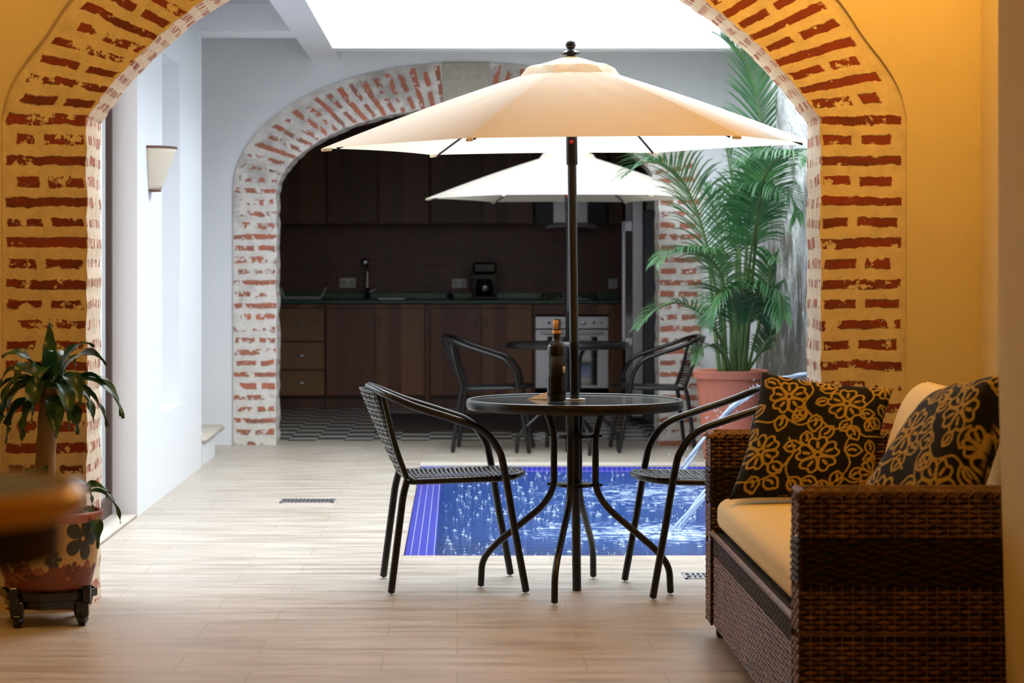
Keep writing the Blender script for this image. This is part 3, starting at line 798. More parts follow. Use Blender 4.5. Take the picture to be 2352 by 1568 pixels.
# ---- palm
def frond(pts, L0, rnd, parent, name='frond', wid=.020, droop=.5, nl=40, start=.25, skew=0.0, fold=.5, mat='palm'):
    sp=[Vector((min(v.x,XR-.11-PX),v.y,v.z)) for v in bez(pts,14)]; n=len(sp)
    m=MB(); rad=[.0085*(1-i/(n-1))**.7+.0018 for i in range(n)]
    m.cur=1; m.tube(sp,rad,6)
    m.cur=0
    # arc length
    L=[0]
    for a,b in zip(sp[:-1],sp[1:]): L.append(L[-1]+(b-a).length)
    tot=L[-1]
    for s in (-1,1):
        for i in range(nl):
            q=start+(1-start)*(i+.5*(s>0)*.6)/nl; d=q*tot
            j=0
            while j<n-2 and L[j+1]<d: j+=1
            f=(d-L[j])/max(1e-6,L[j+1]-L[j]); p=sp[j].lerp(sp[j+1],min(1,f)); T=(sp[j+1]-sp[j]).normalized()
            up=Vector((0,0,1)); side=T.cross(up)
            if side.length<.15: side=T.cross(Vector((.3,-.9,.2)))
            side.normalize(); nrm=side.cross(T).normalized()
            x=(q-start)/(1-start)
            ll=L0*(.55+.75*math.sin(min(1,x*1.15+.12)*PI*.85))*(rnd.uniform(.9,1.08)) if x<.97 else L0*.5
            ll=max(ll,.4*L0)*(1-.45*max(0,x-.7)/.3)
            ang=R(58-34*x+rnd.uniform(-5,5))
            d0=(T*math.cos(ang)+side*s*math.sin(ang)+nrm*(fold*.55)).normalized()
            seg=5; c=Vector(p); dv=d0.copy(); w0=wid*rnd.uniform(.85,1.1)
            rows=[]
            for g in range(seg+1):
                t_=g/seg; w=w0*(.35+.65*math.sin(min(1,t_*1.3+.18)*PI*.62))*(1-t_**3*.9)
                wv=dv.cross(nrm)
                if wv.length<.1: wv=dv.cross(T)
                wv.normalize()
                rows.append((c-wv*w*.5,c+nrm*w*.10,c+wv*w*.5))
                c=c+dv*(ll/seg); dv=(dv+Vector((0,0,-1))*droop*.24*(t_+.35)+T*.03).normalized()
            b=len(m.v)
            for r_ in rows: m.v += [(min(v.x,XR-.07-PX),v.y,v.z) for v in r_]
            for g in range(seg):
                for e in (0,1):
                    a=b+g*3+e; m.face((a,a+1,a+4,a+3))
    return m.build(name,[M[mat],M['stem']],parent,60,fix=False)
PX,PY=1.705,14.17
pp=empty('potted_palm',(0,0,0),0,'tall green palm in a terracotta pot by the kitchen arch','plant')
pp.location=(PX,PY,0)
m=MB(); m.lathe([(0,.0),(.165,.0),(.170,.01),(.215,.50),(.232,.505),(.235,.55),(.228,.555),(.215,.55),(.205,.49),(0,.49)],40); m.build('pot',M['terracotta'],pp,40)
m=MB(); m.lathe([(0,.50),(.10,.512),(.206,.492)],24); m.build('soil',M['soil'],pp,60)
def W(px,py,D): return Vector(((px-1050)*D/5227-PX, D-PY, 1.19-(py-615)*D/5227))
rp=random.Random(21)
specs=[ # (points px,py,D), leaflet length, droop, nleaf, start
 ([(1668,862,14.1),(1650,700,14.0),(1612,520,13.85),(1560,405,13.7),(1490,372,13.5),(1432,405,13.4)],.29,1.25,50,.36),
 ([(1690,862,14.2),(1700,650,14.2),(1690,480,14.2),(1672,360,14.2),(1660,300,14.25)],.17,.9,34,.50),
 ([(1706,862,14.2),(1730,620,14.1),(1752,430,14.0),(1745,260,13.9),(1712,140,13.8),(1655,85,13.7)],.27,.7,60,.50),
 ([(1712,862,14.1),(1730,620,13.8),(1746,450,13.3),(1775,375,12.9),(1820,352,12.6),(1875,372,12.4)],.31,2.0,62,.46),
 ([(1700,862,14.1),(1718,640,13.8),(1738,510,13.5),(1768,440,13.2),(1808,440,12.9),(1842,500,12.8)],.30,2.2,56,.46),
 ([(1690,862,14.05),(1672,700,13.9),(1645,610,13.8),(1590,575,13.6),(1540,580,13.5),(1508,605,13.4)],.22,1.9,50,.40),
 ([(1680,862,14.05),(1655,780,13.9),(1610,720,13.7),(1555,695,13.6),(1500,715,13.5),(1462,755,13.4)],.15,1.0,30,.30),
 ([(1705,862,14.0),(1716,760,13.85),(1735,690,13.7),(1768,665,13.55),(1800,680,13.4),(1826,730,13.3)],.29,1.8,54,.34),
 ([(1700,862,14.0),(1695,760,13.85),(1685,700,13.7),(1665,672,13.55),(1642,690,13.45),(1628,740,13.4)],.24,1.5,40,.34),
 ([(1700,862,14.2),(1712,700,14.3),(1718,520,14.4),(1735,400,14.5),(1790,330,14.5)],.22,1.3,34,.55),
 ([(1684,862,14.2),(1676,700,14.35),(1660,560,14.5),(1640,470,14.6),(1622,420,14.7)],.14,.9,24,.55),
 ([(1715,862,14.1),(1745,740,14.0),(1782,640,13.9),(1820,590,13.8),(1850,600,13.7)],.18,1.4,30,.45),
 ([(1695,862,14.15),(1704,740,14.2),(1712,600,14.2),(1716,480,14.1),(1722,380,14.0)],.17,1.0,28,.55),
 ([(1680,862,14.1),(1664,820,14.0),(1640,795,13.9),(1612,800,13.8),(1596,835,13.7)],.10,1.0,20,.30),
 ([(1710,862,14.1),(1752,800,13.9),(1792,740,13.8),(1822,700,13.7)],.16,1.0,26,.35),
]
for (pt,ll,dr,nl,st) in specs:
    frond([W(*q) for q in pt],ll,rp,pp,droop=dr,nl=nl,start=st,wid=.0135)
for i in range(9):
    a=i*2*PI/9; m=MB(); r=.03+.045*rp.random()
    m.tube(bez([(r*math.cos(a),r*math.sin(a),.50),(r*1.5*math.cos(a),r*1.5*math.sin(a),.80),(r*2.1*math.cos(a),r*2.1*math.sin(a),1.05+.3*rp.random())],5),[.013]*6+[.010]*5,8)
    m.build('stem',M['stem'],pp,50)
# ================================================================== KITCHEN
KF=19.2; s_=KF/5227
def kx(px,D=KF): return (px-1050)*D/5227
def kz(py,D=KF): return 1.19-(py-615)*D/5227
def handle_mb(x,y,z,vert=False,L=.09):
    m=MB()
    if vert: P=[(x,y,z-L/2),(x,y-.022,z-L/2+.01),(x,y-.025,z),(x,y-.022,z+L/2-.01),(x,y,z+L/2)]
    else: P=[(x-L/2,y,z),(x-L/2+.01,y-.022,z-.003),(x,y-.025,z-.008),(x+L/2-.01,y-.022,z-.003),(x+L/2,y,z)]
    m.tube(fillet(P,.01,3),.004,8); return m
ZT=.885
def base_unit(x0,x1,label,doors=None,drawers=0):
    e=empty('base_cabinet',((x0+x1)/2,KF,0),0,label,'cabinet','base cabinets under the green worktop'); cx=(x0+x1)/2
    m=MB(); m.box(x0-cx,x1-cx,.02,.58,.10,ZT,.003); m.box(x0-cx,x1-cx,.07,.56,0,.10); m.build('body',M['cab2'],e,0)
    w=x1-x0
    if drawers:
        zz=[.115,.335,.575,.86]
        for i in range(3):
            m=MB(); m.box(-w/2+.008,w/2-.008,0,.02,zz[i],zz[i+1]-.014,.003); d=m.build('drawer',M['drawer'],e,0)
            handle_mb(0,-.002,(zz[i]+zz[i+1])/2,L=.075).build('handle',M['steel'],d,40)
    else:
        n=doors; dw=w/n
        for i in range(n):
            a=-w/2+i*dw+.006; b=-w/2+(i+1)*dw-.006
            m=MB(); m.box(a,b,0,.02,.115,.85,.003); d=m.build('door',M['cab'],e,0)
            hx=b-.03 if (n==1 or i%2==0) else a+.03
            handle_mb(hx,-.002,.73,True,.08).build('handle',M['steel'],d,40)
    m=MB(); m.box(-w/2,w/2,.002,.02,.852,ZT,.002); m.build('top_rail',M['cab'],e,0)
    return e
base_unit(kx(500),kx(634),'base cabinet hidden behind the left pier of the kitchen arch',2)
base_unit(kx(635),kx(746.5),'pale wooden cabinet with three stacked drawers at the left end of the kitchen',0,3)
base_unit(kx(747.5),kx(976),'wooden two-door base cabinet below the kitchen tap',2)
base_unit(kx(986.5),kx(1224),'wooden two-door base cabinet between the tap cabinet and the oven',2)
m=MB(); m.box(kx(976.5),kx(986),KF+.004,KF+.5,0,ZT); o=m.build('cabinet_stile',M['cab'],None,0); tag(o,'narrow wooden stile between the two double-door base cabinets','panel')
# oven housing
oh=empty('oven_housing',(kx(1312.5),KF,0),0,'wooden cabinet framing the built-in steel oven','cabinet'); cx=kx(1312.5)
m=MB(); m.box(kx(1225)-cx,kx(1229)-cx,0,.58,0,ZT); m.box(kx(1398)-cx,kx(1400)-cx,0,.58,0,ZT); m.box(kx(1229)-cx,kx(1398)-cx,0,.58,kz(722),ZT); m.box(kx(1229)-cx,kx(1398)-cx,0.01,.58,0.0,.115); m.build('body',M['cab'],oh,0)
m=MB(); m.box(kx(1400.5),kx(1432),KF,KF+.58,0,ZT,.003); o=m.build('filler_cabinet',M['cab'],None,0); tag(o,'narrow wooden cabinet between the oven and the fridge','cabinet')
cx=kx(1313.5); ov=empty('oven',(cx,KF-.008,kz(894)),0,'stainless steel built-in oven with round knobs and a mirror-dark window','oven')
w2=(kx(1397)-kx(1230))/2; H0=kz(894)
m=MB(); m.box(-w2+.006,w2-.006,0.0125,.5,0.012,kz(725)-H0-.006); m.build('body',M['dark_void'],ov,0)
m=MB(); m.box(-w2,w2,0,.012,.012,kz(757)-H0,.002); dd=m.build('door',M['steel_pale'],ov,0)
def black_gl():
    t=NT('oven_window'); return t.end(t.bsdf((.02,.022,.025),.04,0.0,None,Specular_IOR_Level=1.0,Coat_Weight=1.0))
bg=black_gl()
m=MB(); m.box(kx(1257)-cx,kx(1372)-cx,-.003,.0005,kz(885)-H0,kz(772)-H0,.001); m.build('window',bg,dd,0)
m=MB(); 
z=kz(764)-H0; m.tube([(kx(1242)-cx,-.03,z),(kx(1385)-cx,-.03,z)],.010,10)
for q in (1246,1381): m.tube([(kx(q)-cx,-.03,z),(kx(q)-cx,.001,z)],.007,8)
m.build('handle',M['steel'],dd,40)
m=MB(); m.box(-w2,w2,0,.012,kz(754)-H0,kz(727)-H0,.002); cp=m.build('control_panel',M['steel_pale'],ov,0)
for q,r in ((1261,.010),(1287,.017),(1340,.020),(1364,.010),(1381,.006)):
    m=MB(); m.tube([(kx(q)-cx,.001,kz(741)-H0),(kx(q)-cx,-.022,kz(741)-H0)],r,16); m.build('knob',M['steel'] if r>.012 else M['black_plastic'],cp,40)
# worktop
m=MB(); m.box(kx(560),kx(1434),KF-.03,19.915,ZT,.922,.012); m.box(kx(560),kx(1434),19.885,19.918,.922,.975,.004)
o=m.build('worktop',M['green_top'],None,40); tag(o,'continuous green stone worktop with rounded front edge','worktop')
# upper cabinets
UF=19.52
def ux(px): return kx(px,UF)
def upper(p0,p1,n,label,z0=1.563,z1=2.5):
    cx=(ux(p0)+ux(p1))/2; e=empty('wall_cabinet',(cx,UF,z0),0,label,'cabinet','wooden wall cabinets over the backsplash')
    w=ux(p1)-ux(p0); m=MB(); m.box(-w/2,w/2,.02,.38,0,z1-z0,.002); m.build('body',M['cab2'],e,0)
    dw=w/n
    for i in range(n):
        m=MB(); m.box(-w/2+i*dw+.005,-w/2+(i+1)*dw-.005,0,.02,.006,z1-z0-.005,.003); m.build('door',M['cab2'],e,0)
upper(515,749,2,'dark wall cabinet in the left corner under the arch curve')
upper(750,987,2,'dark wall cabinet above the kitchen tap')
upper(988,1226,2,'dark wall cabinet above the coffee maker')
upper(1397,1432,1,'narrow dark wall cabinet between the hood and the fridge')
upper(1227,1396,1,'dark wall cabinet above the cooker hood',z0=1.98)
# hood
hd=empty('cooker_hood',(ux(1311),19.42,1.565),0,'faceted cooker hood with a bright steel centre and a curved glass lip','hood'); cx=ux(1311)
def hp(px): return (px-1311)*19.42/5227
m=MB(); m.v=[]; 
a=[(hp(1229),.40),(hp(1229),.13),(hp(1270),.06),(hp(1350),.06),(hp(1394),.13),(hp(1394),.40)]
m.prism(a,.0,.40); m.build('body',simple('hood_dark_steel',(.20,.20,.23),.35,.5),hd,20)
m=MB(); m.box(hp(1271),hp(1348),.048,.059,.012,.40,.002); m.build('front_panel',M['steel_pale'],hd,0)['label']='bright steel centre panel'
m=MB()
def lip(u,v):
    x=-.22+.44*u; return (x,.02-.05*math.cos((u-.5)*PI)+.12*v*.3,-.035+.03*v-.000*u+.014*(math.cos((u-.5)*PI)))
m.grid(lip,20,3); m.build('glass_lip',M['steel_pale'],hd,50,solid=.008)
# fridge
FD=17.25
def fx(px,D=FD): return (px-1050)*D/5227
fr=empty('fridge',(1.7,FD,0),0,'tall grey fridge seen edge-on at the right of the kitchen','fridge')
m=MB(); m.box(fx(1479)-1.7,.36,0,.68,.035,1.625,.006); m.box(fx(1479)-1.7+.05,.3,.06,.6,0,.035); m.build('body',M['fridge_side'],fr,0)
m=MB(); m.box(fx(1452)-1.7,fx(1477.5)-1.7,0,.68,.06,1.735,.006); dd=m.build('door',M['steel'],fr,0)
hx=fx(1438)-1.7
m=MB(); m.box(hx-.026,hx,.05,.075,.60,1.545,.006); m.box(hx-.02,fx(1453)-1.7,.05,.075,1.47,1.545,.004); m.box(hx-.02,fx(1453)-1.7,.05,.075,.60,.66,.004); m.build('handle',M['steel_pale'],dd,20)
m=MB(); m.box(-.21,.20,-.14,.14,0,.115,.004); o=m.build('storage_box',simple('beige_board',(.30,.27,.22),.8),None,20); o.location=(fx(1479)+.23,FD+.2,1.626); tag(o,'flat beige box lying on top of the fridge','box')
# outlets
for (a,b,c_,d,l) in ((780,817,638,661,'pale double socket plate left of the kitchen tap'),(1038,1072,640,661,'pale double socket plate left of the coffee maker'),(1398,1418,640,662,'pale socket plate near the fridge')):
    x0,x1=kx(a,19.9),kx(b,19.9); z0,z1=kz(d,19.9),kz(c_,19.9)
    m=MB(); m.box(x0,x1,19.905,19.92,z0,z1,.003); o=m.build('socket_plate',M['white_plastic'],None,0); tag(o,l,'socket',group='socket plates on the backsplash')
    n=2 if x1-x0>.1 else 1
    for i in range(n):
        xc=x0+(x1-x0)*(i+.5)/n; m=MB(); m.box(xc-.018,xc+.018,19.902,19.906,(z0+z1)/2-.022,(z0+z1)/2+.022,.002); m.build('socket_face',simple('socket_face',(.5,.47,.42),.4),o,0)
# soap shelf
m=MB(); m.ellip((kx(838,19.88),19.87,kz(602,19.88)),(.035,.022,.035),16,10); m.box(kx(838,19.88)-.012,kx(838,19.88)+.012,19.88,19.918,kz(602)-.012,kz(602)+.012); o=m.build('towel_hook_mount',M['steel'],None,50); tag(o,'small round metal mount on the tiles above the tap','wall mount')
# tap
tp=empty('kitchen_tap',(kx(844,19.75),19.74,.923),0,'tall chrome kitchen tap with a dark base','tap')
m=MB(); m.tube(fillet([(0,0,.03),(0,0,.285),(0,-.06,.305),(0,-.14,.29),(0,-.15,.23)],.05,6),.0105,12); m.build('spout',simple('chrome',(.75,.75,.78),.12,1.0),tp,50)
m=MB(); m.lathe([(0,0),(.034,0),(.034,.006),(.026,.012),(.022,.06),(.018,.09),(.011,.095)],20); m.build('base',M['black_plastic'],tp,50)
m=MB(); m.tube([(.02,0,.06),(.075,0,.085)],.007,8); m.build('lever',M['steel'],tp,50)
# sink rim
m=MB(); x0,x1=kx(870,19.5),kx(930,19.5); 
m.box(x0,x1,19.36,19.38,.923,.930,.002); m.box(x0,x1,19.64,19.66,.923,.930,.002); m.box(x0,x0+.02,19.38,19.64,.923,.930,.002); m.box(x1-.02,x1,19.38,19.64,.923,.930,.002)
o=m.build('sink',M['steel'],None,0); tag(o,'steel sink rim set in the green worktop right of the tap','sink')
m=MB(); m.box(x0+.02,x1-.02,19.38,19.64,.9225,.9245); m.build('bowl_shade_sheet',M['dark_void'],o,0)  # flat near-black sheet stands in for the shaded hollow of the sink
# dish rack
dk=empty('dish_rack',(kx(698,19.4),19.40,.923),0,'low white wire dish rack at the left end of the worktop','rack')
m=MB(); m.box(-.18,.16,-.12,.12,0,.012,.003); m.build('tray',simple('rack_grey',(.35,.36,.36),.4),dk,0)
m=MB()
for y in (-.11,.11):
    m.tube([(-.20,y,.10),(-.17,y,.018),(.15,y,.018),(.19,y,.10)],.0035,6)
for i in range(12):
    x=-.16+.30*i/11; m.tube([(x,-.11,.018),(x,.11,.018)],.002,6)
for sx in (-.20,.19): m.tube([(sx,-.11,.10),(sx,.11,.10)],.0035,6)
for i in range(5):
    y=-.11+.22*i/4; m.tube([(-.17,y,.018),(-.20,y,.10)],.002,6); m.tube([(.15,y,.018),(.19,y,.10)],.002,6)
m.build('wire_basket',M['white_plastic'],dk,50)
# coffee maker
cm=empty('coffee_maker',(kx(1113,19.5),19.55,.923),0,'black drip coffee maker with a glass jug on the worktop','coffee maker')
m=MB(); m.box(-.105,.105,-.13,.12,0,.03,.01); m.box(-.10,.10,-.0,.12,.03,.22,.01); m.box(-.10,-.085,-.11,.04,.03,.22,.003); m.box(.085,.10,-.11,.04,.03,.22,.003); m.box(-.10,.10,-.12,.12,.22,.315,.018); m.build('body',M['black_plastic'],cm,20)
m=MB(); m.lathe([(0,.034),(.06,.034),(.074,.06),(.076,.11),(.062,.155),(.05,.175),(0,.175)],24,c=(0,-.045,0)); m.build('jug',bg,cm,50)
m=MB(); m.tube(fillet([(-.06,-.06,.165),(-.115,-.07,.16),(-.12,-.07,.08),(-.07,-.06,.06)],.02,4),.009,8); m.build('jug_handle',M['black_plastic'],cm,50)
m=MB(); m.ellip((0,0,.022),(.036,.03,.024),16,10); m.ellip((0.0,0,.05),(.012,.012,.012),10,6); o=m.build('small_dark_pot',M['black_plastic'],None,50); o.location=(kx(1034,19.45),19.45,.9245); tag(o,'small dark lidded pot left of the coffee maker','pot')
# cooktop
ck=empty('cooktop',(kx(1308,19.5),19.52,.923),0,'black gas cooktop with iron pan rests above the oven','cooktop')
m=MB(); m.box(-.29,.29,-.24,.24,0,.010,.003); m.build('hob_plate',bg,ck,0)
for (x,y) in ((-.15,-.11),(.15,-.11),(-.15,.11),(.15,.11)):
    m=MB(); m.lathe([(0,.010),(.035,.010),(.035,.022),(.0,.026)],16,c=(x,y,0)); m.build('burner',M['black_plastic'],ck,40)
    m=MB(); 
    for k in range(4):
        a=PI/4+k*PI/2; m.tube([(x+.11*math.cos(a),y+.10*math.sin(a),.012),(x+.11*math.cos(a),y+.10*math.sin(a),.042),(x+.02*math.cos(a),y+.02*math.sin(a),.042)],.0045,6)
    m.build('pan_rest',M['black_plastic'],ck,40)
m=MB(); m.box(kx(860,16.5),1.0,16.5,18.5,.0,.007,.003); o=m.build('kitchen_mat',M['rug'],None,20); tag(o,'dark brown mat on the chequered kitchen floor','mat')

# ================================================================== SOFA
def weave(m, O, U, V, w, h, pu, pv, depth, thick=.62, nseg=4, amp=.0030, stake=.0020, twist=0.0, seed=1, mats=(0,1)):
    """woven strands on a panel: O origin, U/V unit axes, outward normal N=U x V"""
    O=Vector(O); U=Vector(U); V=Vector(V); N=U.cross(V).normalized(); rw=random.Random(seed)
    nx=int(w/pu); ny=int(h/pv)
    m.cur=mats[0]
    for j in range(ny):
        z=(j+.5)*pv; dz=rw.uniform(-.0007,.0007); hh=pv*thick*rw.uniform(.93,1.05)
        rows=[]
        ns=nx*nseg
        b=len(m.v)
        for i in range(ns+1):
            x=w*i/ns; ph=x/pu*PI+(j%2)*PI
            s=math.cos(ph); off=amp*s if s>0 else (.0058 if amp>.003 else amp)*s
            lift=dz+twist*math.sin(ph*.5+j)*pv*.3+.0008*math.sin(x*31+j*2)
            narrow=(.62+.46*max(0,s)**.6)
            p=O+U*x+V*(z+lift)+N*(off+.001)
            q=hh*.5*narrow
            for (dv,dn) in ((-q,-.0012),(-q*.5,.0009),(q*.5,.0009),(q,-.0012)):
                m.v.append(tuple(p+V*dv+N*dn))
        for i in range(ns):
            for k in range(3):
                a=b+i*4+k; m.face((a,a+4,a+5,a+1))
    m.cur=mats[1]
    for i in range(nx+1):
        x=i*pu*w/(nx*pu) if nx else 0
        x=i*w/nx
        dx=rw.uniform(-.0008,.0008)
        b=len(m.v)
        for j in range(ny*2+1):
            z=h*j/(ny*2); p=O+U*(x+dx)+V*z+N*(.0006+0*j)
            for k in range(3):
                m.v.append(tuple(p+U*(k-1)*stake+N*(.0010 if k==1 else 0)))
        for j in range(ny*2):
            for k in range(2):
                a=b+j*3+k; m.face((a,a+1,a+4,a+3))
def braid(m, A, B, r, pitch=.030):
    A=Vector(A); B=Vector(B); d=(B-A); L=d.length; d.normalize(); n=int(L/pitch)
    up=Vector((0,0,1)); sd=d.cross(up).normalized()
    for i in range(n):
        c=A+d*(i+.5)*L/n
        for s,o in ((1,0),(-1,.5)):
            c2=c+d*(o*pitch)
            P=[c2-d*pitch*.75+sd*s*r*1.0-up*r*.55, c2-d*pitch*.25+sd*s*r*.55+up*r*.25, c2+d*pitch*.35-sd*s*r*.1+up*r*.55, c2+d*pitch*.85-sd*s*r*.75+up*r*.1]
            for e in (-.28,0,.28):
                m.tube([p+sd*e*r*.5+d*e*r*1.6+up*abs(e)*-.2*r for p in bez(P,2)],r*.20,5,cap=False)
SF=empty('wicker_sofa',(1.25,6.4,0),0,'dark brown woven wicker sofa with cream cushions beside the pier','sofa')
so=Vector((1.25,6.4,0))
def rel(p): return (p[0]-1.25,p[1]-6.4,p[2])
SX0=.812; SX1=1.66; SY0=5.385; SY1=7.40
WM=[M['wicker'],M['wicker_stake'],M['wicker_dark']]
def arm(y0,y1,name_label,fine):
    m=MB(); m.box(SX0+.008-1.25,SX1-.01-1.25,y0+.008-6.4,y1-.008-6.4,.045,.655,.01)
    a=m.build('arm',simple('sofa_core',(.018,.009,.006),.8),SF,0)
    m=MB()
    pu=.0247
    bands=[(.05,.318,.0117,'o'),(.322,.435,.0117,'o'),(.437,.548,.0088,'d'),(.550,.652,.0117,'o')]
    for (z0,z1,pv,k) in bands:
        for (O,U,wd) in ((rel((SX0,y0,z0)),(1,0,0),SX1-SX0),(rel((SX0,y1,z0)),(0,-1,0),y1-y0)) + (((rel((SX1,y1,z0)),(-1,0,0),SX1-SX0),) if not fine else ()):
            if k=='o': weave(m,O,U,(0,0,1),wd,z1-z0,pu,pv,0,.74,6,.0034,.0012,seed=int(z0*100),mats=(0,1))
            else: weave(m,O,U,(0,0,1),wd,z1-z0,pu,pv,0,1.0,6,.0050,.0012,twist=.9,seed=int(z0*100),mats=(2,2))
    m.cur=0
    m.tube([rel((SX0-.002,y0-.003,.320)),rel((SX1,y0-.003,.320))],.0022,6); m.tube([rel((SX0-.002,y0-.003,.325)),rel((SX1,y0-.003,.326))],.0018,6)
    m.build('arm_weave',WM,a,60,fix=False)
    m=MB()
    for yy in (y0+.012,y1-.012): braid(m,rel((SX0+.002,yy,.655)),rel((SX1,yy,.655)),.016)
    braid(m,rel((SX0+.010,y0,.655)),rel((SX0+.010,y1,.655)),.014)
    m.box(SX0+.01-1.25,SX1-1.25,y0+.012-6.4,y1-.012-6.4,.640,.657,.004)
    m.build('braided_top',M['wicker'],a,60,fix=False)
    # corner cord
    m=MB()
    for yy in (y0,y1):
        m.tube([rel((SX0+.001,yy,.05)),rel((SX0+.001,yy,.65))],.0045,7)
    for j in range(7):
        z=.445+.016*j
        m.tube([rel((SX0-.001,y0-.002,z)),rel((SX0-.004,(y0+y1)/2,z)),rel((SX0-.001,y1+.002,z))],.0055,6)
    m.build('corner_cords',M['wicker_dark'],a,60,fix=False)
arm(5.385,5.505,'near',False); arm(7.27,7.40,'far',True)
# base, front skirt
m=MB(); m.box(SX0+.018-1.25,SX1-.01-1.25,5.505-6.4,7.27-6.4,.05,.345,.005); bs=m.build('base',simple('sofa_core',(.018,.009,.006),.8),SF,0)
m=MB(); weave(m,rel((SX0+.008,7.27,.05)),(0,-1,0),(0,0,1),1.765,.225,.0247,.0117,0,.85,4,.0018,.0017,seed=4,mats=(0,0))
weave(m,rel((SX0+.008,7.27,.275)),(0,-1,0),(0,0,1),1.765,.06,.0247,.0105,0,1.0,4,.003,.0012,seed=5,mats=(2,2))
m.cur=0; m.tube([rel((SX0+.004,7.27,.343)),rel((SX0+.004,5.505,.343))],.009,7)
m.build('skirt_weave',WM,bs,60,fix=False)
for (x,y) in ((SX0+.05,5.44),(SX0+.05,7.34),(SX1-.05,5.44),(SX1-.05,7.34)):
    m=MB(); m.box(x-.025-1.25,x+.025-1.25,y-.025-6.4,y+.025-6.4,0,.05,.004); m.build('foot',M['wicker_dark'],SF,0)
# back
m=MB(); m.box(1.60-1.25,1.69-1.25,5.40-6.4,7.385-6.4,.05,.80,.012); bk=m.build('back',simple('sofa_core',(.018,.009,.006),.8),SF,0)
m=MB(); weave(m,rel((1.597,7.385,.40)),(0,-1,0),(0,0,1),1.98,.39,.0247,.0117,0,.8,3,.0028,.0017,seed=6)
m.cur=0; braid(m,rel((1.612,7.385,.805)),rel((1.612,5.40,.805)),.017); braid(m,rel((1.668,7.385,.805)),rel((1.668,5.40,.805)),.017)
m.build('back_weave',WM,bk,60,fix=False)

def soft_box(m,x0,x1,y0,y1,z0,z1,e=.045,crown=.02,n=26,wr=0.0,seed=1):
    """rounded, crowned cushion"""
    cx,cy,cz=(x0+x1)/2,(y0+y1)/2,(z0+z1)/2; hx,hy,hz=(x1-x0)/2,(y1-y0)/2,(z1-z0)/2
    rs_=random.Random(seed); ph=[rs_.uniform(0,6) for _ in range(6)]
    def f(p):
        x,y,z=p
        # superellipsoid-like rounding
        q=Vector((x*hx,y*hy,z*hz)); inner=Vector((max(-hx+e,min(hx-e,q.x)),max(-hy+e,min(hy-e,q.y)),max(-hz+e*.9,min(hz-e*.9,q.z))))
        d=q-inner
        if d.length>1e-9: 
            d=d.normalized()*e
            q=inner+Vector((d.x,d.y,d.z*.9))
        q.z+=crown*(1-x*x)*(1-y*y)*(1 if z>0 else -.3)*abs(z)
        if wr: q.z+=wr*math.sin(q.x*60+ph[0]+3*math.sin(q.y*9))*max(0,z)*math.exp(-((q.y+.35)/.3)**2)
        return (cx+q.x,cy+q.y,cz+q.z)
    g=lambda a: math.sin((a-.5)*PI*.999) if True else 2*a-1
    def S(a): return -1+2*a
    for (fn) in (lambda u,v:(S(u),S(v),1),lambda u,v:(S(v),S(u),-1),lambda u,v:(1,S(u),S(v)),lambda u,v:(-1,S(v),S(u)),lambda u,v:(S(v),1,S(u)),lambda u,v:(S(u),-1,S(v))):
        m.grid(lambda u,v,fn=fn:f(fn(u,v)),n,n)
def weld(o):
    md=o.modifiers.new('w','WELD'); md.merge_threshold=.0006
m=MB(); soft_box(m,SX0+.012-1.25,1.59-1.25,5.515-6.4,7.262-6.4,.352,.462,.045,.016,30,.0022)
sc_=m.build('seat_cushion',M['cream'],None,60); sc_.location=so; tag(sc_,'long cream seat cushion on the wicker sofa','cushion'); weld(sc_)
# piping
def pillow_pts(P00,P10,P11,P01,T,u,v,side,pinch=.05,nrm=None):
    a=2*u-1; b=2*v-1
    a2=a*(1-pinch*(1-b*b)*abs(a)**1.5); b2=b*(1-pinch*(1-a*a)*abs(b)**1.5)
    u2=(a2+1)/2; v2=(b2+1)/2
    p=P00*(1-u2)*(1-v2)+P10*u2*(1-v2)+P11*u2*v2+P01*(1-u2)*v2
    h=T*.5*((1-a**4)**.6*(1-b**4)**.6)**.9 if abs(a)<1 and abs(b)<1 else 0
    h*=(1-.10*(a*a+b*b)*.5)
    h+=.003*math.sin(a*7+b*3)*(1-a*a)*(1-b*b)
    return p+nrm*h*side
def pillow(name,P,T,mat,label,cat,group,n=40,nf=None,col=None,pinch=.05):
    P=[Vector(p) for p in P]; c=(P[0]+P[1]+P[2]+P[3])/4
    n_=((P[1]-P[0]).cross(P[3]-P[0])+(P[2]-P[1]).cross(P[2]-P[3]).normalized()*0).normalized()
    Q=[p-c for p in P]
    m=MB(); nf=nf or n; cols=[]
    m.grid(lambda u,v:pillow_pts(*Q,T,u,v,1,pinch,n_),nf,nf)
    if col is not None:
        for j in range(nf+1):
            for i in range(nf+1): cols.append(col(i/nf,j/nf))
    nb=nf
    m.grid(lambda u,v:pillow_pts(*Q,T,u,v,-1,pinch,n_),nb,nb,flip=True)
    if col is not None:
        for j in range(nb+1):
            for i in range(nb+1): cols.append(col(1-i/nb,j/nb))
    o=m.build(name,mat,None,80,col=np.array(cols,dtype=np.float32) if col is not None else None,fix=False)
    o.location=c; tag(o,label,cat,group); weld(o)
    o.modifiers['w'].merge_threshold=.00015
    return o
bcg='cream back cushions of the wicker sofa'
pillow('back_cushion',[(1.335,6.97,.486),(1.335,6.47,.486),(1.44,6.47,.842),(1.44,6.97,.842)],.18,M['cream'],'cream back cushion between the two patterned pillows','cushion',bcg,pinch=.0)
pillow('back_cushion',[(1.44,6.40,.482),(1.44,5.56,.482),(1.530,5.56,.83),(1.530,6.40,.83)],.13,M['cream'],'cream back cushion behind the nearer patterned pillow','cushion',bcg,pinch=.0)

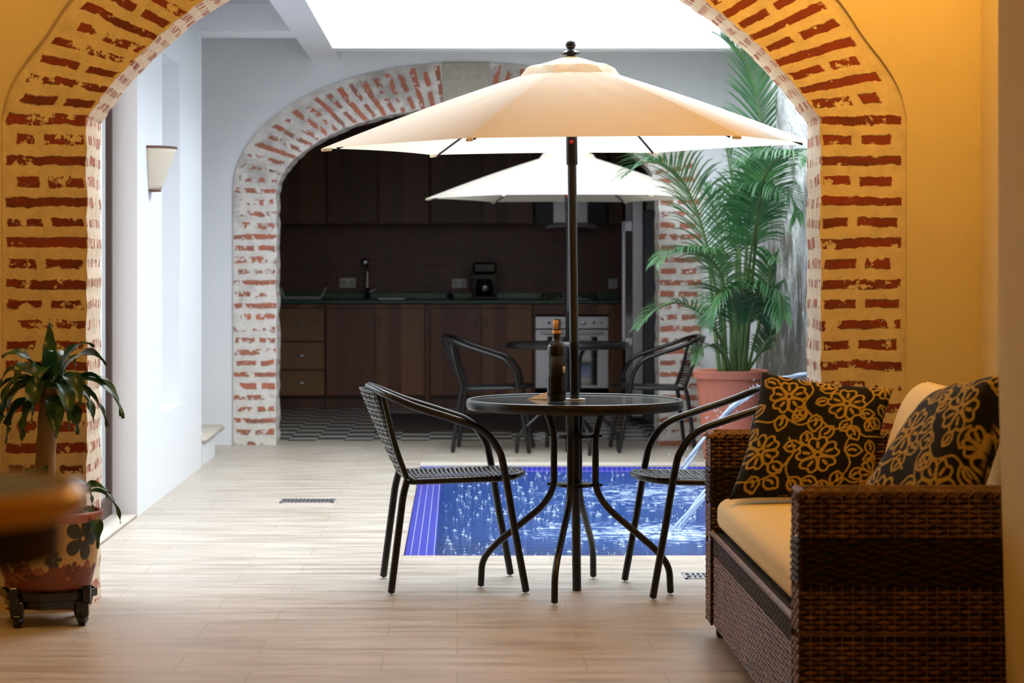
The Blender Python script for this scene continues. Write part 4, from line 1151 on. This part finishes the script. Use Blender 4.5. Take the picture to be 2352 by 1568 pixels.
# gold flower print for the two pillows
G=640
img=np.zeros((G,G),dtype=np.float32)
yy,xx=np.mgrid[0:G,0:G].astype(np.float32)/G
def stamp(pts,w):
    for (x,y) in pts:
        i0=max(0,int((x-w)*G)); i1=min(G,int((x+w)*G)+2); j0=max(0,int((y-w)*G)); j1=min(G,int((y+w)*G)+2)
        if i0>=i1 or j0>=j1: continue
        d=np.hypot(xx[j0:j1,i0:i1]-x,yy[j0:j1,i0:i1]-y)
        img[j0:j1,i0:i1]=np.maximum(img[j0:j1,i0:i1],np.clip((w-d)*G/1.5+.5,0,1))
def blackout(pts_poly_c,r):
    x,y=pts_poly_c; d=np.hypot(xx-x,yy-y); img[d<r]=0
def line(P,w,n=14):
    stamp([(p.x,p.y) for p in bez([(a,b,0) for a,b in P],n)],w)
def petal(cx,cy,a,R_,w=.0088):
    c,s=math.cos(a),math.sin(a)
    sh=[(.14,0),(.35,.22),(.62,.40),(.86,.36),(.93,.20),(.84,.02),(.93,-.20),(.86,-.36),(.62,-.40),(.35,-.22),(.14,0)]
    line([(cx+R_*(x*c-y*s),cy+R_*(x*s+y*c)) for x,y in sh],w,10)
    line([(cx+R_*(x*c),cy+R_*(x*s)) for x in (.42,.55,.66)],w*1.25,8)
def flower(cx,cy,R_,rot):
    blackout((cx,cy),R_*.9)
    for k in range(5): petal(cx,cy,rot+k*2*PI/5,R_)
    stamp([(cx+.15*R_*math.cos(t),cy+.15*R_*math.sin(t)) for t in np.linspace(0,2*PI,30)],.0065)
def leaf(cx,cy,L_,a,w=.008,curl=True):
    c,s=math.cos(a),math.sin(a)
    sh=[(0,0),(.25,.30),(.6,.34),(.85,.16),(1,0),(.85,-.16),(.6,-.34),(.25,-.30),(0,0)]
    line([(cx+L_*(x*c-y*s),cy+L_*(x*s+y*c)) for x,y in sh],w,9)
    if curl: line([(cx+L_*(x*c-y*s),cy+L_*(x*s+y*c)) for x,y in ((.22,0),(.45,.06),(.62,0))],w*1.2,8)
rf=random.Random(9)
vines=[[(.0,.60),(.12,.56),(.22,.60),(.36,.55),(.48,.60),(.6,.53),(.74,.56),(.86,.50),(1,.54)],[(.34,.98),(.40,.86),(.36,.72),(.44,.62)],[(.80,.98),(.86,.86),(.80,.72),(.88,.60)],[(0,.12),(.14,.10),(.28,.17),(.34,.28)],[(.62,.02),(.74,.12),(.84,.10),(1,.18)],[(.30,.44),(.36,.34),(.33,.2),(.40,.06)],[(.75,.5),(.72,.38),(.78,.25),(.72,.1)]]
for v in vines: line(v,.007,20)
for (x,y,L_,a) in ((.03,.92,.13,-.4),(.13,.97,.12,.3),(.36,.92,.12,2.2),(.45,.88,.13,.2),(.86,.93,.13,.1),(.93,.80,.12,-.9),(.06,.70,.12,3.6),(.04,.52,.12,-2.2),(.22,.62,.13,-1.7),(.30,.58,.12,.9),(.38,.60,.12,2.2),(.46,.64,.14,-1.5),(.42,.50,.12,-1.4),(.60,.55,.13,-2.2),(.66,.52,.12,1.0),(.72,.57,.14,-.9),(.86,.55,.12,1.2),(.90,.47,.12,-1.2),(.97,.60,.12,2.6),(.28,.36,.13,.2),(.30,.16,.13,2.5),(.10,.14,.13,-1.2),(.20,.12,.13,-.6),(.38,.12,.13,-.9),(.46,.10,.12,-.2),(.72,.36,.14,.1),(.70,.18,.13,-1.5),(.80,.14,.13,.6),(.88,.30,.14,.3),(.90,.12,.12,-1.0),(.60,.10,.12,-1.2),(.97,.36,.1,-1.6),(.78,.68,.12,.2),(.44,.74,.10,.4)):
    leaf(x,y,L_,a)
for (x,y,r,a) in ((.23,.78,.145,1.7),(.665,.765,.15,1.6),(.115,.33,.14,2.0),(.535,.31,.155,1.75),(.93,.98,.12,1.2),(.50,1.0,.11,.5),(.98,.20,.12,1)): flower(x,y,r,a)
def pcol(u,v):
    i=min(G-1,max(0,int(u*(G-1)))); j=min(G-1,max(0,int(v*(G-1)))); k=float(img[j,i])
    return (.006+k*.46,.006+k*.31,.006+k*.06,1)
PM=col_mat('black_gold_floral_cloth',.85)
pg='black pillows with gold flowers on the sofa'
pillow('throw_pillow',[(.835,6.99,.478),(1.275,6.99,.478),(1.365,7.12,.812),(.958,7.15,.862)],.15,PM,'black and gold floral pillow leaning on the far arm of the sofa','pillow',pg,nf=230,col=pcol,pinch=.07)
pillow('throw_pillow',[(1.035,6.10,.486),(1.27,5.72,.486),(1.425,5.83,.92),(1.325,6.26,.842)],.17,PM,'black and gold floral pillow tilted at the near end of the sofa','pillow',pg,nf=230,col=lambda u,v:pcol(v*.95,u),pinch=.06)

# ================================================================== POTTED DRACAENA
DX,DY=-1.375,7.655
dp=empty('potted_dracaena',(DX,DY,.0),0,'leafy dracaena with a thick cane in a painted pot beside the near arch','plant')
prof=[(0,.118),(.135,.118),(.142,.125),(.160,.20),(.170,.28),(.173,.325),(.174,.345),(.182,.350),(.184,.372),(.178,.378),(.168,.375),(.165,.345),(0,.34)]
NS,NV=420,230
# densify the profile
dense=resamp(prof,NV)
m=MB(); m.lathe(dense,NS)
cimg=np.zeros((len(dense),NS,3),dtype=np.float32)
th=np.linspace(0,2*PI,NS,endpoint=False); zzv=np.array([p[1] for p in dense]); rv=np.array([p[0] for p in dense])
cimg[:]=(.50,.33,.12)
TH,ZZ=np.meshgrid(th,zzv)
cimg[ZZ>.3455]=(.36,.12,.08)
rn=np.random.RandomState(3)
low=(ZZ<.20+.012*np.sin(TH*9)+.01*np.sin(TH*23)); cimg[low]=(.20,.05,.025)
for k in range(60):
    t0=rn.uniform(0,2*PI); z0=rn.uniform(.125,.22); d=np.hypot(((TH-t0+PI)%(2*PI)-PI)*.16,(ZZ-z0)*1.8)
    cimg[d<rn.uniform(.008,.022)]=[(.30,.09,.03),(.42,.20,.07),(.11,.03,.02),(.35,.13,.05)][k%4]
def pf(t0,z0,r,npet,c):
    dt=((TH-t0+PI)%(2*PI)-PI)*.172; dz=ZZ-z0; d=np.hypot(dt,dz); a=np.arctan2(dz,dt)
    pr=r*(.25+.75*np.abs(np.cos(a*npet/2))**.45); mk=(d<pr)&(ZZ<.343)
    cimg[mk]=c
    cimg[(d<r*.10)]=(.5,.33,.12)
for (a,z,r,n_,c) in ((-38,.292,.075,5,(.035,.035,.030)),(-74,.228,.030,6,(.045,.05,.04)),(-108,.275,.055,5,(.10,.03,.022)),(-150,.255,.055,5,(.04,.035,.03)),(40,.26,.055,5,(.1,.03,.02)),(100,.27,.05,5,(.04,.04,.03)),(170,.23,.05,5,(.1,.03,.02)),(-60,.300,.0,5,(0,0,0)),(-120,.205,.03,6,(.09,.03,.02)),(-50,.19,.03,5,(.13,.035,.02))):
    if r: pf(R(a)%(2*PI),z,r,n_,c)
cc=np.ones((len(dense)*NS,4),dtype=np.float32); cc[:,:3]=cimg.reshape(-1,3)
pt=m.build('pot',col_mat('painted_pot',.55,bump=False,spec=.5),dp,60,col=cc,fix=False)
m=MB(); m.lathe([(0,.352),(.08,.356),(.164,.35)],20); m.build('soil',M['soil'],dp,60)
m=MB(); P=bez([(-.010,0,.35),(-.012,.0,.5),(-.004,0,.65),(.004,0,.80)],6); m.tube(P,[(.036-.004*(i/18)+.0015*math.sin(i*2.1))*(1 if i<17 else .75) for i in range(len(P))],14); m.build('trunk',M['bark'],dp,50)
def strap(p0,d0,L_,w,droop,rnd,twist=0.0):
    m=MB(); n=20; c=Vector(p0); d=Vector(d0).normalized(); rows=[]
    for i in range(n+1):
        t_=i/n; ww=w*(math.sin(min(1,t_*1.15+.12)*PI*.5)**.8)*(1-t_**2.3)**.9*(1 if t_<.5 else 1-(t_-.5)*.5)
        sd=d.cross(Vector((0,0,1))); 
        if sd.length<.2: sd=d.cross(Vector((1,0,0)))
        sd.normalize(); nm=sd.cross(d).normalized(); sd=(sd*math.cos(twist*t_)+nm*math.sin(twist*t_)).normalized(); nm=sd.cross(d).normalized()
        wav=.006*math.sin(t_*16+rnd)
        rows.append((c-sd*ww+nm*(wav+ww*.25),c-sd*ww*.5+nm*ww*.02,c-nm*ww*.12,c+sd*ww*.5+nm*ww*.02,c+sd*ww+nm*(-wav+ww*.25)))
        c=c+d*(L_/n); d=(d+Vector((0,0,-1))*droop*(.035+.077*t_)).normalized()
    for r_ in rows: m.v += [tuple(v) for v in r_]
    for i in range(n):
        for k in range(4): a=i*5+k; m.face((a,a+1,a+6,a+5))
    return m
rl=random.Random(17)
def dleaf(p0,d0,L_,w,dr,tw=0.0): strap(p0,d0,L_,w*1.55,dr*1.35,rl.uniform(0,6),tw).build('leaf',M['drac'],dp,70,fix=False)
ct=(.004,0,.782)
L0=[ # azimuth deg (0=+x right, -90 toward camera), elevation deg, length, width, droop
 (5,38,.30,.026,1.9),(-25,12,.27,.028,1.3),(-60,30,.26,.027,2.4),(-100,40,.24,.027,2.6),(-140,25,.27,.028,2.2),(178,35,.28,.027,2.2),(195,10,.24,.026,2.0),(150,50,.26,.026,1.6),
 (90,45,.26,.027,1.9),(60,40,.26,.026,2.0),(30,62,.23,.024,1.5),(-80,72,.17,.023,1.2),(200,68,.18,.024,1.3),(100,80,.20,.020,.5),(-10,75,.20,.022,1.4),(-120,-10,.20,.026,1.6),(-70,-20,.18,.026,1.4),(-30,-15,.17,.025,1.6),(-160,-5,.22,.026,1.9),(20,5,.20,.024,1.8),(-45,50,.22,.025,2.2),(220,45,.24,.026,2.4),(-8,28,.30,.030,1.5),(-95,58,.19,.026,2.0),(165,20,.22,.028,2.2),(-125,60,.2,.026,2.2),(70,65,.2,.024,1.6)]
for (az,el,l,w_,dr) in L0:
    a=R(az); e=R(el); dleaf((ct[0]+.03*math.cos(a),.03*math.sin(a),ct[2]+.01+(.022 if el>50 else 0)-(.03 if el<0 else 0)),(math.cos(a)*math.cos(e),math.sin(a)*math.cos(e),math.sin(e)),l,w_,dr,rl.uniform(-.8,.8))
m=MB(); m.tube([(0,0,.79),(.0,0,.86)],[.03,.012],10); m.build('crown_stem',M['stem'],dp,50)
for (x,y,z,az,el,l,w_,dr) in ((.05,-.04,.36,-20,62,.24,.022,1.2),(.06,-.02,.37,15,58,.28,.024,2.2),(.02,-.06,.37,-60,66,.22,.030,1.6),(-.05,-.05,.37,-150,58,.22,.026,2.0),(-.06,-.02,.37,190,60,.24,.026,2.2),(.05,.0,.46,10,35,.17,.012,2.6),(.10,-.06,.375,-12,25,.18,.022,3.6),(.04,-.05,.47,-30,20,.16,.02,2.2),(0,-.06,.5,-110,40,.16,.028,1.8)):
    a=R(az); e=R(el); dleaf((x,y,z),(math.cos(a)*math.cos(e),math.sin(a)*math.cos(e),math.sin(e)),l,w_,dr,rl.uniform(-1,1))
m=MB(); m.tube(bez([(.05,.0,.355),(.055,0,.42),(.05,0,.47)],5),.006,8); m.build('side_shoot',M['stem'],dp,50)
# trolley
tr=empty('plant_trolley',(DX,DY,0),0,'black wheeled plant trolley under the painted pot','trolley')
m=MB(); m.lathe([(0,.085),(.150,.085),(.165,.090),(.165,.115),(.158,.115),(.156,.100),(0,.098)],8); m.lathe([(.10,.060),(.145,.060),(.150,.085),(.10,.085)],8); m.build('tray',M['black_plastic'],tr,20)
for k in range(4):
    a=R(-32+90*k); c,s=math.cos(a),math.sin(a)
    m=MB(); m.tube([(c*.150,s*.150,.098),(c*.150,s*.150,.045)],.012,8); m.box(c*.15-.022,c*.15+.022,s*.15-.014,s*.15+.014,.03,.085,.004); br=m.build('wheel_bracket',M['black_plastic'],tr,20)
    m=MB(); m.tube([(c*.150-.010,s*.150,.0235),(c*.150+.010,s*.150,.0235)],.0235,18); m.build('wheel',M['black_plastic'],br,40)
    m=MB(); m.box(c*.168-.014,c*.168+.014,s*.168-.010,s*.168+.010,.075,.135,.004); m.build('clamp',M['black_plastic'],tr,10)

# ================================================================== FOREGROUND TABLE
ft=empty('pedestal_table',(-.433,1.67,0),0,'blurred small round dark table with a glossy amber edge, close to the camera','table')
tm=simple('top_reflection_grey',(.15,.19,.27),.7)  # bluish grey base stands in for a pale reflection and offsets the warm lamp
m=MB(); m.lathe([(0,1.010),(.150,1.010),(.150,1.028),(.140,1.030),(0,1.030)],64); m.build('tabletop',tm,ft,30)
m=MB(); m.lathe([(.148,1.011),(.155,1.009),(.160,1.014),(.161,1.022),(.156,1.029),(.149,1.031),(.148,1.030),(.148,1.011)],72); m.build('edge_band',simple('amber_varnish',(.92,.44,.03),.30,Coat_Weight=.6),ft,60)
m=MB(); m.lathe([(.128,.978),(.140,.978),(.140,1.0095),(.128,1.0095),(.128,.978)],64); m.build('apron',M['wicker_dark'],ft,40)
m=MB(); m.lathe([(0,0),(.13,0),(.13,.02),(.05,.05),(.028,.10),(.025,.93),(.07,1.0),(0,1.008)],32); m.build('pedestal',M['wicker_dark'],ft,40)

# ================================================================== LIGHT
wd=bpy.data.worlds.new('World'); SC.world=wd; wd.use_nodes=True
nt=wd.node_tree; nt.nodes.clear()
bgn=nt.nodes.new('ShaderNodeBackground'); bgn.inputs[0].default_value=(.86,.93,1.0,1); bgn.inputs[1].default_value=WORLD
wo=nt.nodes.new('ShaderNodeOutputWorld'); nt.links.new(bgn.outputs[0],wo.inputs[0])
def light(name,typ,loc,energy,color,size=.2,rot=(0,0,0),**k):
    l=bpy.data.lights.new(name,typ); l.energy=energy; l.color=color
    if typ=='AREA': l.size=size
    elif typ in('POINT','SPOT'): l.shadow_soft_size=size
    for a,b in k.items(): setattr(l,a,b)
    o=bpy.data.objects.new(name,l); C.objects.link(o); o.location=loc; o.rotation_euler=rot; o['kind']='helper' if False else 'structure'
    return o
def portal(name,x0,x1,y0,y1,z):
    l=bpy.data.lights.new(name,'AREA'); l.shape='RECTANGLE'; l.size=x1-x0; l.size_y=y1-y0; l.cycles.is_portal=True
    o=bpy.data.objects.new(name,l); C.objects.link(o); o.location=((x0+x1)/2,(y0+y1)/2,z)
portal('skylight_opening',BX1,XR,F1,HD0,4.39)
portal('patio_opening',-3.9,XL-.17,F1,WY0+2.6,2.99)
WARM=(1.0,.56,.13)
light('ceiling_lamp_right','POINT',(1.30,6.95,2.84),LAMP_A,WARM,.09)
light('ceiling_lamp_left','POINT',(-1.9,6.9,2.86),LAMP_B,WARM,.10)
light('ceiling_lamp_near','POINT',(-.7,2.6,2.85),LAMP_C,WARM,.10)

# ================================================================== CAMERA
cam=bpy.data.cameras.new('camera'); co=bpy.data.objects.new('camera',cam); C.objects.link(co)
co.location=(0,0,1.19); co.rotation_euler=(R(90),0,0)
cam.sensor_width=36; cam.lens=80.0; cam.shift_x=(1176-1050)/2352; cam.shift_y=-(784-615)/2352
cam.clip_start=.05; cam.clip_end=100
cam.dof.use_dof=True; cam.dof.focus_distance=8.4; cam.dof.aperture_fstop=5.3
SC.camera=co
SC.view_settings.view_transform='Standard'; SC.view_settings.look='None'; SC.view_settings.gamma=1.0; SC.view_settings.use_curve_mapping=False
SC.view_settings.exposure=EXPO
SC.cycles.use_denoising=True
SC.cycles.max_bounces=10; SC.cycles.diffuse_bounces=6; SC.cycles.caustics_reflective=False; SC.cycles.caustics_refractive=False
SC.cycles.sample_clamp_indirect=8
